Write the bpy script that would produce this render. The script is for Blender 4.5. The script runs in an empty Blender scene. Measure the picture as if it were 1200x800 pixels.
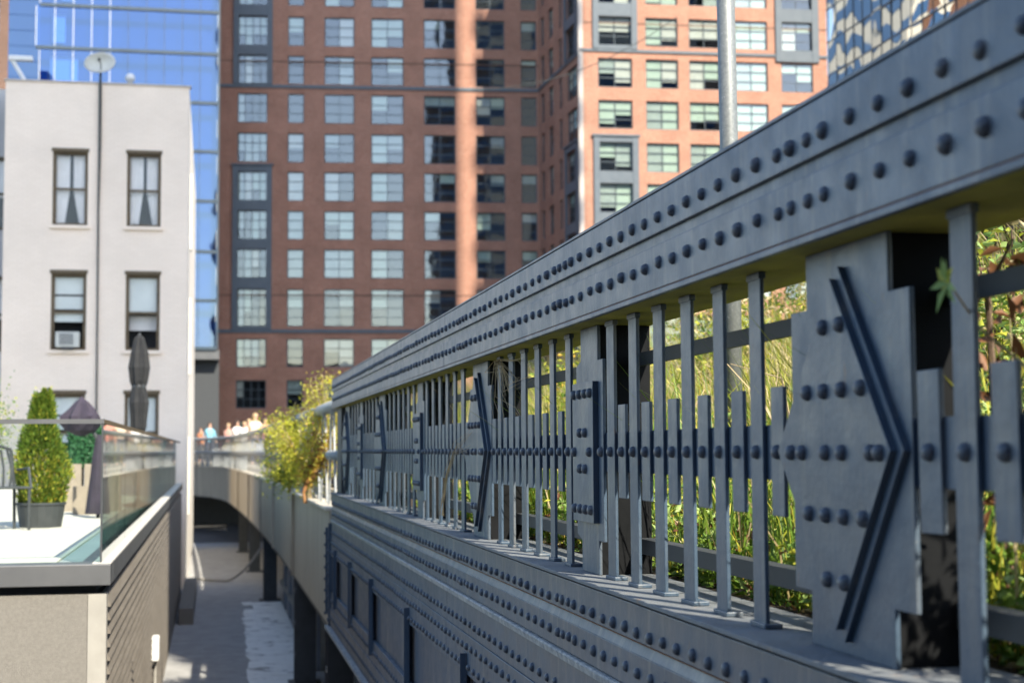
import bpy, bmesh, math, random
import numpy as np
from mathutils import Matrix, Vector

random.seed(7)
RNG = np.random.default_rng(7)
R = math.radians
scene = bpy.context.scene
COL = scene.collection
GZ = -3.6                      # ground level; the camera's eye is z = 0

# ------------------------------------------------------------------ camera
cam_data = bpy.data.cameras.new('camera')
cam = bpy.data.objects.new('camera', cam_data)
COL.objects.link(cam)
scene.camera = cam
cam_data.sensor_width = 36.0
cam_data.lens = 54.0
cam_data.clip_start = 0.05
cam_data.clip_end = 3000.0
PSI, PHI, ROLL = R(11.0767), R(4.008), -0.006
_r = Vector((math.cos(PSI), -math.sin(PSI), 0))
_f = Vector((math.sin(PSI) * math.cos(PHI), math.cos(PSI) * math.cos(PHI), math.sin(PHI)))
_u = _r.cross(_f)
_R = math.cos(ROLL) * _r + math.sin(ROLL) * _u
_U = -math.sin(ROLL) * _r + math.cos(ROLL) * _u
cam.matrix_world = Matrix(((_R.x, _U.x, -_f.x, 0), (_R.y, _U.y, -_f.y, 0), (_R.z, _U.z, -_f.z, 0), (0, 0, 0, 1)))
cam_data.dof.use_dof = True
cam_data.dof.focus_distance = 6.2
cam_data.dof.aperture_fstop = 3.4

# ------------------------------------------------------------------ light
SUN_AZ, SUN_EL = R(21), R(42)          # azimuth from -Y towards +X
sdir = Vector((math.sin(SUN_AZ) * math.cos(SUN_EL), -math.cos(SUN_AZ) * math.cos(SUN_EL), math.sin(SUN_EL)))
world = bpy.data.worlds.new('World')
scene.world = world
world.use_nodes = True
wn = world.node_tree
bg = wn.nodes['Background']
sky = wn.nodes.new('ShaderNodeTexSky')
sky.sky_type = 'NISHITA'
sky.sun_disc = False
sky.sun_elevation = SUN_EL
sky.sun_rotation = math.atan2(sdir.x, sdir.y)
sky.air_density = 1.0
sky.dust_density = 0.8
wn.links.new(sky.outputs[0], bg.inputs[0])
bg.inputs[1].default_value = 0.15
sun_data = bpy.data.lights.new('sun', 'SUN')
sun_data.energy = 4.5
sun_data.angle = R(0.45)
sun_data.color = (1.0, 0.91, 0.75)
sun = bpy.data.objects.new('sun', sun_data)
COL.objects.link(sun)
sun.rotation_euler = (-sdir).to_track_quat('-Z', 'Y').to_euler()
sun.location = sdir * 200
scene.view_settings.view_transform = 'Standard'
scene.view_settings.look = 'None'
scene.view_settings.exposure = 1.3
scene.view_settings.gamma = 1.0
scene.view_settings.use_curve_mapping = False
scene.cycles.use_denoising = True
scene.cycles.max_bounces = 10
scene.cycles.transparent_max_bounces = 24
scene.cycles.caustics_reflective = False
scene.cycles.caustics_refractive = False

# ------------------------------------------------------------------ materials
MATS = {}

def new_mat(name):
    m = bpy.data.materials.new(name)
    m.use_nodes = True
    nt = m.node_tree
    nt.nodes.clear()
    out = nt.nodes.new('ShaderNodeOutputMaterial')
    MATS[name] = m
    return m, nt, out

def surf(name, c1, c2=None, rough=0.6, scale=6.0, bump=0.0, bscale=60.0, metal=0.0, stretch=(1, 1, 1), spec=0.4,
         spots=None, spot_scale=3.0, spot_lo=0.6, spot_hi=0.72, detail=6.0):
    """noise-mottled surface in object space"""
    m, nt, out = new_mat(name)
    N, L = nt.nodes.new, nt.links.new
    p = N('ShaderNodeBsdfPrincipled')
    L(p.outputs[0], out.inputs[0])
    p.inputs['Roughness'].default_value = rough
    p.inputs['Metallic'].default_value = metal
    p.inputs['Specular IOR Level'].default_value = spec
    tc = N('ShaderNodeNewGeometry')
    mp = N('ShaderNodeMapping')
    mp.inputs['Scale'].default_value = stretch
    L(tc.outputs['Position'], mp.inputs[0])
    if c2 is None:
        c2 = tuple(x * 0.8 for x in c1)
    nz = N('ShaderNodeTexNoise')
    nz.inputs['Scale'].default_value = scale
    nz.inputs['Detail'].default_value = detail
    nz.inputs['Roughness'].default_value = 0.62
    L(mp.outputs[0], nz.inputs[0])
    rp = N('ShaderNodeValToRGB')
    rp.color_ramp.elements[0].position = 0.32
    rp.color_ramp.elements[1].position = 0.68
    rp.color_ramp.elements[0].color = (*c2, 1)
    rp.color_ramp.elements[1].color = (*c1, 1)
    L(nz.outputs[0], rp.inputs[0])
    colout = rp.outputs[0]
    if spots:
        n2 = N('ShaderNodeTexNoise')
        n2.inputs['Scale'].default_value = spot_scale
        n2.inputs['Detail'].default_value = 8
        n2.inputs['Roughness'].default_value = 0.7
        L(mp.outputs[0], n2.inputs[0])
        r2 = N('ShaderNodeValToRGB')
        r2.color_ramp.elements[0].position = spot_lo
        r2.color_ramp.elements[1].position = spot_hi
        L(n2.outputs[0], r2.inputs[0])
        mx = N('ShaderNodeMix')
        mx.data_type = 'RGBA'
        L(r2.outputs[0], mx.inputs[0])
        L(colout, mx.inputs[6])
        mx.inputs[7].default_value = (*spots, 1)
        colout = mx.outputs[2]
    L(colout, p.inputs['Base Color'])
    rr = N('ShaderNodeMapRange')
    rr.inputs[3].default_value = max(0.05, rough - 0.12)
    rr.inputs[4].default_value = min(1.0, rough + 0.12)
    L(nz.outputs[0], rr.inputs[0])
    L(rr.outputs[0], p.inputs['Roughness'])
    if bump > 0:
        n3 = N('ShaderNodeTexNoise')
        n3.inputs['Scale'].default_value = bscale
        n3.inputs['Detail'].default_value = 5
        L(mp.outputs[0], n3.inputs[0])
        b = N('ShaderNodeBump')
        b.inputs['Strength'].default_value = bump
        b.inputs['Distance'].default_value = 0.02
        L(n3.outputs[0], b.inputs['Height'])
        L(b.outputs[0], p.inputs['Normal'])
    return m

def glass(name, refl, tint, gloss_col=(1, 1, 1), rough=0.02, wave=0.0, wscale=0.3):
    """thin architectural glass: part mirror, part see-through"""
    m, nt, out = new_mat(name)
    N, L = nt.nodes.new, nt.links.new
    g = N('ShaderNodeBsdfGlossy')
    g.inputs['Roughness'].default_value = rough
    g.inputs['Color'].default_value = (*gloss_col, 1)
    t = N('ShaderNodeBsdfTransparent')
    t.inputs['Color'].default_value = (*tint, 1)
    fr = N('ShaderNodeFresnel')
    fr.inputs[0].default_value = 1.5
    mr = N('ShaderNodeMapRange')
    mr.inputs[3].default_value = refl
    mr.inputs[4].default_value = 1.0
    L(fr.outputs[0], mr.inputs[0])
    mx = N('ShaderNodeMixShader')
    gb = N('ShaderNodeNewGeometry')
    inv = N('ShaderNodeMath'); inv.operation = 'SUBTRACT'; inv.inputs[0].default_value = 1.0
    L(gb.outputs['Backfacing'], inv.inputs[1])
    mu = N('ShaderNodeMath'); mu.operation = 'MULTIPLY'       # only the outer face mirrors
    L(mr.outputs[0], mu.inputs[0]); L(inv.outputs[0], mu.inputs[1])
    L(mu.outputs[0], mx.inputs[0])
    L(t.outputs[0], mx.inputs[1])
    L(g.outputs[0], mx.inputs[2])
    if wave > 0:
        geo = N('ShaderNodeNewGeometry')
        nz = N('ShaderNodeTexNoise')
        nz.inputs['Scale'].default_value = wscale
        nz.inputs['Detail'].default_value = 2
        L(geo.outputs['Position'], nz.inputs[0])
        b = N('ShaderNodeBump')
        b.inputs['Strength'].default_value = 1.0
        b.inputs['Distance'].default_value = wave
        L(nz.outputs[0], b.inputs['Height'])
        L(b.outputs[0], g.inputs['Normal'])
    L(mx.outputs[0], out.inputs[0])
    return m

def brick(name, c1, c2, mortar, bump=0.25, w=0.21, h=0.07, vary=0.5, rot=0.0, msize=0.008):
    m, nt, out = new_mat(name)
    N, L = nt.nodes.new, nt.links.new
    p = N('ShaderNodeBsdfPrincipled')
    p.inputs['Roughness'].default_value = 0.85
    p.inputs['Specular IOR Level'].default_value = 0.25
    L(p.outputs[0], out.inputs[0])
    tc = N('ShaderNodeTexCoord')
    mp = N('ShaderNodeMapping')
    mp.inputs['Rotation'].default_value = (R(90), 0, 0) if rot == 0 else (R(90), 0, R(90))
    L(tc.outputs['Object'], mp.inputs[0])
    if rot:
        sp = N('ShaderNodeSeparateXYZ'); cb = N('ShaderNodeCombineXYZ')
        L(tc.outputs['Object'], sp.inputs[0])
        L(sp.outputs[1], cb.inputs[0]); L(sp.outputs[2], cb.inputs[1])
        src = cb.outputs[0]
    else:
        sp = N('ShaderNodeSeparateXYZ'); cb = N('ShaderNodeCombineXYZ')
        L(tc.outputs['Object'], sp.inputs[0])
        L(sp.outputs[0], cb.inputs[0]); L(sp.outputs[2], cb.inputs[1])
        src = cb.outputs[0]
    br = N('ShaderNodeTexBrick')
    br.inputs['Scale'].default_value = 1.0
    br.inputs['Brick Width'].default_value = w
    br.inputs['Row Height'].default_value = h
    br.inputs['Mortar Size'].default_value = msize
    br.inputs['Color1'].default_value = (*c1, 1)
    br.inputs['Color2'].default_value = (*c2, 1)
    br.inputs['Mortar'].default_value = (*mortar, 1)
    L(src, br.inputs[0])
    nz = N('ShaderNodeTexNoise')
    nz.inputs['Scale'].default_value = 0.6
    nz.inputs['Detail'].default_value = 8
    L(tc.outputs['Object'], nz.inputs[0])
    mr = N('ShaderNodeMapRange')
    mr.inputs[1].default_value = 0.3; mr.inputs[2].default_value = 0.7
    mr.inputs[3].default_value = 1 - 0.3 * vary; mr.inputs[4].default_value = 1 + 0.2 * vary
    L(nz.outputs[0], mr.inputs[0])
    mx = N('ShaderNodeMix'); mx.data_type = 'RGBA'; mx.blend_type = 'MULTIPLY'
    mx.inputs[0].default_value = 1.0
    L(br.outputs[0], mx.inputs[6])
    L(mr.outputs[0], mx.inputs[7])
    L(mx.outputs[2], p.inputs['Base Color'])
    b = N('ShaderNodeBump')
    b.invert = True
    b.inputs['Strength'].default_value = bump
    b.inputs['Distance'].default_value = 0.01
    L(br.outputs[1], b.inputs['Height'])
    L(b.outputs[0], p.inputs['Normal'])
    return m

def leafmat(name, c1, c2, trans=0.35):
    m, nt, out = new_mat(name)
    N, L = nt.nodes.new, nt.links.new
    geo = N('ShaderNodeNewGeometry')
    rp = N('ShaderNodeValToRGB')
    rp.color_ramp.elements[0].color = (*c1, 1)
    rp.color_ramp.elements[1].color = (*c2, 1)
    L(geo.outputs['Random Per Island'], rp.inputs[0])
    d = N('ShaderNodeBsdfPrincipled')
    d.inputs['Roughness'].default_value = 0.5
    d.inputs['Specular IOR Level'].default_value = 0.35
    L(rp.outputs[0], d.inputs['Base Color'])
    t = N('ShaderNodeBsdfTranslucent')
    L(rp.outputs[0], t.inputs['Color'])
    mx = N('ShaderNodeMixShader')
    mx.inputs[0].default_value = trans
    L(d.outputs[0], mx.inputs[1]); L(t.outputs[0], mx.inputs[2])
    L(mx.outputs[0], out.inputs[0])
    return m

def paint(name, c1, c2, streak, rough=0.5):
    """weathered steel paint: blotches, vertical run-off streaks, rust freckles"""
    m, nt, out = new_mat(name)
    N, L = nt.nodes.new, nt.links.new
    p = N('ShaderNodeBsdfPrincipled')
    p.inputs['Specular IOR Level'].default_value = 0.5
    L(p.outputs[0], out.inputs[0])
    geo = N('ShaderNodeNewGeometry')
    def noise(scale, stretch=(1, 1, 1), detail=6, rgh=0.6):
        mp = N('ShaderNodeMapping'); mp.inputs['Scale'].default_value = stretch
        L(geo.outputs['Position'], mp.inputs[0])
        n = N('ShaderNodeTexNoise')
        n.inputs['Scale'].default_value = scale; n.inputs['Detail'].default_value = detail
        n.inputs['Roughness'].default_value = rgh
        L(mp.outputs[0], n.inputs[0])
        return n.outputs[0]
    def ramp(src, a, b):
        r = N('ShaderNodeMapRange'); r.inputs[1].default_value = a; r.inputs[2].default_value = b
        L(src, r.inputs[0]); return r.outputs[0]
    def mix(fac, a, b):
        x = N('ShaderNodeMix'); x.data_type = 'RGBA'
        L(fac, x.inputs[0])
        for i, v in ((6, a), (7, b)):
            if isinstance(v, tuple): x.inputs[i].default_value = (*v, 1)
            else: L(v, x.inputs[i])
        return x.outputs[2]
    def times(src, k):
        q = N('ShaderNodeMath'); q.operation = 'MULTIPLY'; q.inputs[1].default_value = k
        L(src, q.inputs[0]); return q.outputs[0]
    blot = noise(2.2, (1, 0.5, 1))
    base = mix(ramp(blot, 0.33, 0.67), c2, c1)
    base = mix(times(ramp(noise(7.0, (1, 0.7, 0.35), 8, 0.7), 0.52, 0.70), 0.40), base, tuple(0.55 * v for v in c1))
    base = mix(times(ramp(noise(16.0, (1, 1, 0.07), 5), 0.53, 0.76), 0.55), base, streak)
    base = mix(times(ramp(noise(5.0, (1, 1, 0.10), 4), 0.62, 0.74), 0.40), base, tuple(1.35 * v for v in streak))
    base = mix(times(ramp(noise(30.0, (1, 1, 0.35), 5), 0.66, 0.74), 0.65), base, (0.115, 0.060, 0.030))
    base = mix(times(ramp(noise(95.0, detail=3), 0.72, 0.76), 0.7), base, (0.26, 0.25, 0.22))
    L(base, p.inputs['Base Color'])
    rr = N('ShaderNodeMapRange')
    rr.inputs[3].default_value = rough - 0.15; rr.inputs[4].default_value = rough + 0.2
    L(noise(9.0), rr.inputs[0]); L(rr.outputs[0], p.inputs['Roughness'])
    b0 = N('ShaderNodeBump'); b0.inputs['Strength'].default_value = 0.5; b0.inputs['Distance'].default_value = 0.006
    L(noise(9.0, detail=2), b0.inputs['Height'])
    b = N('ShaderNodeBump'); b.inputs['Strength'].default_value = 0.25; b.inputs['Distance'].default_value = 0.004
    L(noise(70.0, detail=4), b.inputs['Height']); L(b0.outputs[0], b.inputs['Normal']); L(b.outputs[0], p.inputs['Normal'])
    return m

paint('steel_paint', (0.056, 0.091, 0.137), (0.039, 0.067, 0.105), (0.225, 0.212, 0.185), 0.42)
paint('steel_paint_rivet', (0.058, 0.078, 0.108), (0.042, 0.058, 0.084), (0.13, 0.13, 0.125), 0.44)
surf('moss_bounce_paint', (0.36, 0.33, 0.06), (0.20, 0.19, 0.045), rough=0.75, scale=5, bump=0.2)  # moss green, plus yellow-green light bounced from the plants put into the colour
surf('worn_ledge', (0.46, 0.45, 0.42), (0.17, 0.19, 0.21), rough=0.8, scale=26, bump=0.5, bscale=80)
surf('sill_dirt', (0.175, 0.190, 0.200), (0.125, 0.135, 0.145), rough=0.75, scale=12, spots=(0.23, 0.17, 0.12), spot_scale=9, bump=0.3)
surf('galvanised', (0.22, 0.235, 0.235), (0.15, 0.165, 0.17), rough=0.5, scale=60, metal=0.3, spots=(0.36, 0.37, 0.37), spot_scale=45, spot_lo=0.62, spot_hi=0.66)
surf('fascia', (0.43, 0.375, 0.29), (0.31, 0.27, 0.21), rough=0.8, scale=5, stretch=(1, 1, 0.15), bump=0.15, spots=(0.22, 0.20, 0.17), spot_scale=2.2)
surf('fascia_cap', (0.62, 0.57, 0.48), (0.46, 0.42, 0.35), rough=0.85, scale=9, bump=0.3)
surf('pipe_paint', (0.30, 0.32, 0.33), (0.22, 0.24, 0.25), rough=0.5, scale=8, spots=(0.42, 0.41, 0.38), spot_scale=5)
surf('web_black', (0.014, 0.015, 0.017), (0.009, 0.010, 0.011), rough=0.8, scale=7, spec=0.05)  # near-black of the post webs stands in for shade in the recess
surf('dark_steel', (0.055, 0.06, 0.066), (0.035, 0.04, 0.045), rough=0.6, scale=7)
surf('panel_blue', (0.22, 0.25, 0.30), (0.15, 0.17, 0.21), rough=0.5, scale=3)
surf('asphalt', (0.40, 0.40, 0.395), (0.29, 0.29, 0.288), rough=0.9, scale=3.5, bump=0.6, bscale=140, spots=(0.40, 0.40, 0.39), spot_scale=30, spot_lo=0.58, spot_hi=0.7)
surf('sun_patch_white', (0.86, 0.86, 0.82), (0.74, 0.74, 0.71), rough=0.8, scale=3.0, spots=(0.17, 0.17, 0.17), spot_scale=2.6, spot_lo=0.55, spot_hi=0.66, bump=0.3)  # white stands in for sunlight on the alley floor
surf('ground', (0.10, 0.10, 0.10), (0.07, 0.07, 0.07), rough=0.9, scale=2, bump=0.3)
surf('terrace_white', (0.60, 0.575, 0.51), (0.53, 0.51, 0.45), rough=0.6, scale=2)
surf('terrace_strip', (0.40, 0.44, 0.44), (0.33, 0.37, 0.37), rough=0.6, scale=3)
surf('coping_metal', (0.135, 0.14, 0.145), (0.112, 0.117, 0.124), rough=0.45, scale=3, metal=0.3)
surf('coping_top', (0.55, 0.53, 0.49), (0.45, 0.43, 0.40), rough=0.6, scale=8)
surf('stucco', (0.215, 0.205, 0.185), (0.175, 0.166, 0.15), rough=0.95, scale=45, bump=0.5, bscale=160, detail=3)
surf('trim_light', (0.33, 0.32, 0.29), (0.28, 0.27, 0.245), rough=0.6, scale=5)
surf('siding', (0.175, 0.157, 0.134), (0.135, 0.12, 0.102), rough=0.7, scale=9, stretch=(1, 0.15, 1))
surf('frame_brown', (0.14, 0.105, 0.06), (0.10, 0.075, 0.045), rough=0.6, scale=8)
surf('curtain', (0.84, 0.82, 0.80), (0.74, 0.72, 0.70), rough=0.9, scale=4)
surf('blind', (0.62, 0.70, 0.64), (0.55, 0.62, 0.57), rough=0.8, scale=2)
surf('blind_pale', (0.76, 0.80, 0.76), (0.68, 0.72, 0.69), rough=0.8, scale=2)
surf('blind_grey', (0.36, 0.41, 0.38), (0.29, 0.335, 0.31), rough=0.8, scale=2)
surf('blind_green', (0.43, 0.51, 0.43), (0.36, 0.44, 0.37), rough=0.8, scale=2)
surf('blind_cream', (0.52, 0.52, 0.47), (0.44, 0.44, 0.40), rough=0.8, scale=2)
surf('rust', (0.20, 0.085, 0.03), (0.11, 0.055, 0.03), rough=0.9, scale=20)
surf('room_dark', (0.030, 0.034, 0.038), (0.02, 0.022, 0.025), rough=0.9, scale=1)
surf('frame_teal', (0.075, 0.10, 0.12), (0.06, 0.08, 0.10), rough=0.5, scale=4)
surf('bay_metal', (0.115, 0.14, 0.165), (0.09, 0.115, 0.14), rough=0.5, scale=2)
surf('sill_stone', (0.55, 0.50, 0.46), (0.47, 0.43, 0.40), rough=0.8, scale=3)
surf('white_metal', (0.78, 0.78, 0.76), (0.70, 0.70, 0.68), rough=0.5, scale=5)
surf('dish_metal', (0.62, 0.62, 0.56), (0.52, 0.52, 0.47), rough=0.6, scale=6)
surf('cable_black', (0.05, 0.055, 0.055), (0.035, 0.04, 0.04), rough=0.6, scale=9)
surf('umbrella_black', (0.024, 0.025, 0.027), (0.012, 0.013, 0.015), rough=0.85, scale=14)
surf('umbrella_plum', (0.040, 0.033, 0.052), (0.026, 0.022, 0.034), rough=0.85, scale=9)
surf('pot_black', (0.05, 0.055, 0.06), (0.035, 0.04, 0.044), rough=0.6, scale=9)
surf('concrete_warm', (0.30, 0.25, 0.20), (0.24, 0.20, 0.16), rough=0.85, scale=6, bump=0.2)
surf('soil', (0.075, 0.055, 0.04), (0.045, 0.033, 0.025), rough=0.95, scale=9, bump=0.6)
surf('bark', (0.19, 0.13, 0.09), (0.11, 0.075, 0.05), rough=0.9, scale=30, stretch=(1, 1, 0.2), bump=0.5)
surf('stem_rust', (0.36, 0.17, 0.06), (0.24, 0.13, 0.05), rough=0.8, scale=9)
surf('straw_stem', (0.46, 0.37, 0.22), (0.34, 0.26, 0.15), rough=0.8, scale=9)
surf('tower_frame', (0.05, 0.075, 0.10), (0.04, 0.06, 0.08), rough=0.4, scale=2)
surf('tower_fin', (0.55, 0.58, 0.62), (0.45, 0.48, 0.52), rough=0.4, scale=2)
surf('tower_back', (0.05, 0.11, 0.24), (0.035, 0.085, 0.19), rough=0.3, scale=0.15)
surf('stone_pale', (0.62, 0.58, 0.50), (0.52, 0.49, 0.43), rough=0.8, scale=0.7)
surf('skin', (0.55, 0.34, 0.25), (0.48, 0.29, 0.21), rough=0.55, scale=20)
surf('hair', (0.05, 0.035, 0.025), (0.03, 0.02, 0.015), rough=0.6, scale=30)
surf('hair_fair', (0.42, 0.30, 0.17), (0.30, 0.21, 0.12), rough=0.6, scale=30)
surf('rubber_hose', (0.30, 0.29, 0.27), (0.22, 0.21, 0.20), rough=0.6, scale=9)
brick('brick_red', (0.41, 0.190, 0.128), (0.30, 0.130, 0.088), (0.44, 0.33, 0.25), w=0.22, h=0.075)
brick('brick_red_side', (0.41, 0.190, 0.128), (0.30, 0.130, 0.088), (0.44, 0.33, 0.25), w=0.22, h=0.075, rot=1)
brick('brick_brown', (0.16, 0.095, 0.07), (0.13, 0.075, 0.055), (0.16, 0.12, 0.10))
brick('brick_white', (0.90, 0.77, 0.64), (0.87, 0.74, 0.61), (0.83, 0.70, 0.57), bump=0.5, vary=0.25)
brick('brick_white_side', (0.80, 0.76, 0.71), (0.76, 0.72, 0.67), (0.70, 0.66, 0.60), bump=0.6, vary=0.5, rot=1)
brick('brick_grey', (0.55, 0.54, 0.53), (0.52, 0.51, 0.50), (0.49, 0.48, 0.47), bump=0.4, vary=0.3)
glass('guard_glass', 0.0, (0.955, 0.985, 0.97))
glass('window_glass', 0.11, (0.95, 0.975, 0.97), (0.92, 0.97, 1.0), wave=0.004, wscale=0.5)
glass('sash_glass', 0.0, (0.98, 0.985, 0.985))
glass('guard_glass_side', 0.04, (0.62, 0.74, 0.68))
glass('curtain_wall_glass', 0.20, (0.45, 0.62, 0.88), (0.47, 0.63, 0.86), wave=0.02, wscale=0.25)
glass('mirror_glass', 0.85, (0.3, 0.35, 0.4), (0.80, 0.80, 0.76), wave=0.55, wscale=0.07)
leafmat('leaf_green', (0.08, 0.17, 0.02), (0.20, 0.31, 0.04))
leafmat('leaf_yellow', (0.30, 0.35, 0.035), (0.52, 0.50, 0.07))
leafmat('leaf_lime', (0.48, 0.51, 0.035), (0.70, 0.66, 0.09), 0.5)
leafmat('leaf_gold', (0.50, 0.33, 0.04), (0.62, 0.45, 0.10))
leafmat('leaf_straw', (0.42, 0.33, 0.17), (0.60, 0.50, 0.30), 0.25)
leafmat('leaf_fern', (0.17, 0.31, 0.06), (0.34, 0.45, 0.15))
leafmat('leaf_cedar', (0.055, 0.12, 0.012), (0.15, 0.21, 0.025), 0.2)
leafmat('leaf_brown', (0.11, 0.05, 0.022), (0.22, 0.10, 0.045), 0.2)
leafmat('leaf_hedge', (0.015, 0.075, 0.03), (0.035, 0.13, 0.05), 0.1)

# ------------------------------------------------------------------ helpers
def bevelled(me, w):
    bm = bmesh.new(); bm.from_mesh(me)
    bmesh.ops.bevel(bm, geom=list(bm.edges), offset=w, segments=2, affect='EDGES', profile=0.5)
    bm.to_mesh(me); bm.free(); me.update()
    return me

class MB:
    """collects faces for one mesh"""
    def __init__(self):
        self.v, self.f, self.m = [], [], []
    def add(self, vs, fs, mi=0):
        o = len(self.v)
        self.v += [tuple(p) for p in vs]
        self.f += [tuple(i + o for i in f) for f in fs]
        self.m += [mi] * len(fs)
        return self
    def box(self, x0, x1, y0, y1, z0, z1, mi=0):
        x0, x1 = min(x0, x1), max(x0, x1); y0, y1 = min(y0, y1), max(y0, y1); z0, z1 = min(z0, z1), max(z0, z1)
        return self.add([(x0, y0, z0), (x1, y0, z0), (x1, y1, z0), (x0, y1, z0), (x0, y0, z1), (x1, y0, z1), (x1, y1, z1), (x0, y1, z1)],
                        [(0, 3, 2, 1), (4, 5, 6, 7), (0, 1, 5, 4), (1, 2, 6, 5), (2, 3, 7, 6), (3, 0, 4, 7)], mi)
    def prism_x(self, poly, x0, x1, mi=0):
        """poly in (y,z), extruded along x"""
        n = len(poly)
        area = sum(poly[i][0] * poly[(i + 1) % n][1] - poly[(i + 1) % n][0] * poly[i][1] for i in range(n))
        if area < 0:
            poly = poly[::-1]
        vs = [(x0, y, z) for y, z in poly] + [(x1, y, z) for y, z in poly]
        fs = [tuple(range(n))[::-1], tuple(range(n, 2 * n))] + [(i, (i + 1) % n, (i + 1) % n + n, i + n) for i in range(n)]
        return self.add(vs, fs, mi)
    def prism_y(self, poly, y0, y1, mi=0):
        """poly in (x,z), extruded along y"""
        n = len(poly)
        vs = [(x, y0, z) for x, z in poly] + [(x, y1, z) for x, z in poly]
        fs = [tuple(range(n)), tuple(range(n, 2 * n))[::-1]] + [(i, i + n, (i + 1) % n + n, (i + 1) % n) for i in range(n)]
        return self.add(vs, fs, mi)
    def tube(self, pts, rad, n=8, mi=0, cap=True):
        pts = [Vector(p) for p in pts]
        if not isinstance(rad, (list, tuple)):
            rad = [rad] * len(pts)
        vs, fs = [], []
        ref = None
        for i, p in enumerate(pts):
            a = pts[max(i - 1, 0)]; b = pts[min(i + 1, len(pts) - 1)]
            t = (b - a).normalized()
            if ref is None:
                ref = Vector((0, 0, 1)) if abs(t.z) < 0.9 else Vector((1, 0, 0))
            s = t.cross(ref).normalized(); q = s.cross(t).normalized()
            ref = q
            for k in range(n):
                an = 2 * math.pi * k / n
                vs.append(p + (s * math.cos(an) + q * math.sin(an)) * rad[i])
        for i in range(len(pts) - 1):
            for k in range(n):
                fs.append((i * n + k, i * n + (k + 1) % n, (i + 1) * n + (k + 1) % n, (i + 1) * n + k))
        if cap:
            fs.append(tuple(range(n))[::-1]); fs.append(tuple(range((len(pts) - 1) * n, len(pts) * n)))
        return self.add(vs, fs, mi)
    def lathe(self, c, prof, n=12, mi=0, sx=1.0, sy=1.0, wob=None):
        vs, fs = [], []
        for i, (r, z) in enumerate(prof):
            for k in range(n):
                an = 2 * math.pi * k / n
                rr = r * (1 + (wob(i, k) if wob else 0))
                vs.append((c[0] + rr * math.cos(an) * sx, c[1] + rr * math.sin(an) * sy, c[2] + z))
        for i in range(len(prof) - 1):
            for k in range(n):
                fs.append((i * n + k, i * n + (k + 1) % n, (i + 1) * n + (k + 1) % n, (i + 1) * n + k))
        fs.append(tuple(range(n))[::-1]); fs.append(tuple(range((len(prof) - 1) * n, len(prof) * n)))
        return self.add(vs, fs, mi)
    def mesh(self, name, mats, origin=(0, 0, 0), smooth=False):
        me = bpy.data.meshes.new(name)
        ox, oy, oz = origin
        me.from_pydata([(x - ox, y - oy, z - oz) for x, y, z in self.v], [], self.f)
        if isinstance(mats, str):
            mats = [mats]
        for k in mats:
            me.materials.append(MATS[k])
        if len(mats) > 1:
            me.polygons.foreach_set('material_index', self.m)
        if smooth:
            me.polygons.foreach_set('use_smooth', [True] * len(me.polygons))
        me.update()
        return me
    def build(self, name, mats, parent=None, origin=(0, 0, 0), smooth=False, bevel=0):
        """verts are given in the parent's world frame; origin = parent's world location"""
        o = link(name, self.mesh(name, mats, origin, smooth), parent)
        if bevel:
            b = o.modifiers.new('bevel', 'BEVEL'); b.width = bevel; b.segments = 2; b.limit_method = 'ANGLE'
        return o

def link(name, me, parent=None, loc=(0, 0, 0)):
    o = bpy.data.objects.new(name, me)
    COL.objects.link(o)
    if parent is not None:
        o.parent = parent
    o.location = loc
    return o

def tag(o, label=None, cat=None, group=None, kind=None):
    if label: o['label'] = label
    if cat: o['category'] = cat
    if group: o['group'] = group
    if kind: o['kind'] = kind
    return o

def thing(name, loc, label, cat, group=None, rz=0):
    o = bpy.data.objects.new(name, None)
    o.empty_display_size = 0.2
    COL.objects.link(o)
    o.location = loc; o.rotation_euler = (0, 0, rz)
    return tag(o, label, cat, group)

def single(mb, name, mats, base, label, cat, group=None, smooth=False, bevel=0):
    """a thing that is one mesh, origin at its base"""
    o = mb.build(name, mats, None, base, smooth, bevel)
    o.location = base
    return tag(o, label, cat, group)

def leaves(P, Dv, Nv, L, Wd, mats, mi, name, parent=None, origin=(0, 0, 0), fold=0.25):
    """P base points, Dv directions, Nv approx normals, L lengths, Wd widths -> one mesh of folded leaf blades"""
    n = len(P)
    Dv = Dv / np.maximum(np.linalg.norm(Dv, axis=1, keepdims=True), 1e-6)
    S = np.cross(Dv, Nv); S /= np.maximum(np.linalg.norm(S, axis=1, keepdims=True), 1e-6)
    N2 = np.cross(S, Dv)
    L = np.asarray(L)[:, None]; Wd = np.asarray(Wd)[:, None]
    mid = P + Dv * L * 0.45
    v0 = P; v1 = mid + S * Wd * 0.5 + N2 * Wd * fold; v2 = P + Dv * L - N2 * L * 0.12; v3 = mid - S * Wd * 0.5 + N2 * Wd * fold
    V = np.stack([v0, v1, v2, v3], 1).reshape(-1, 3) - np.array(origin)
    idx = np.arange(n) * 4
    F = np.stack([np.stack([idx, idx + 1, idx + 2], 1), np.stack([idx, idx + 2, idx + 3], 1)], 1).reshape(-1, 3)
    me = bpy.data.meshes.new(name)
    me.vertices.add(len(V)); me.vertices.foreach_set('co', V.astype(np.float32).ravel())
    me.loops.add(F.size); me.loops.foreach_set('vertex_index', F.astype(np.int32).ravel())
    me.polygons.add(len(F)); me.polygons.foreach_set('loop_start', (np.arange(len(F)) * 3).astype(np.int32))
    for k in mats: me.materials.append(MATS[k])
    me.polygons.foreach_set('material_index', np.repeat(np.asarray(mi, dtype=np.int32), 2))
    me.update(calc_edges=True)
    return link(name, me, parent)

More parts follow.
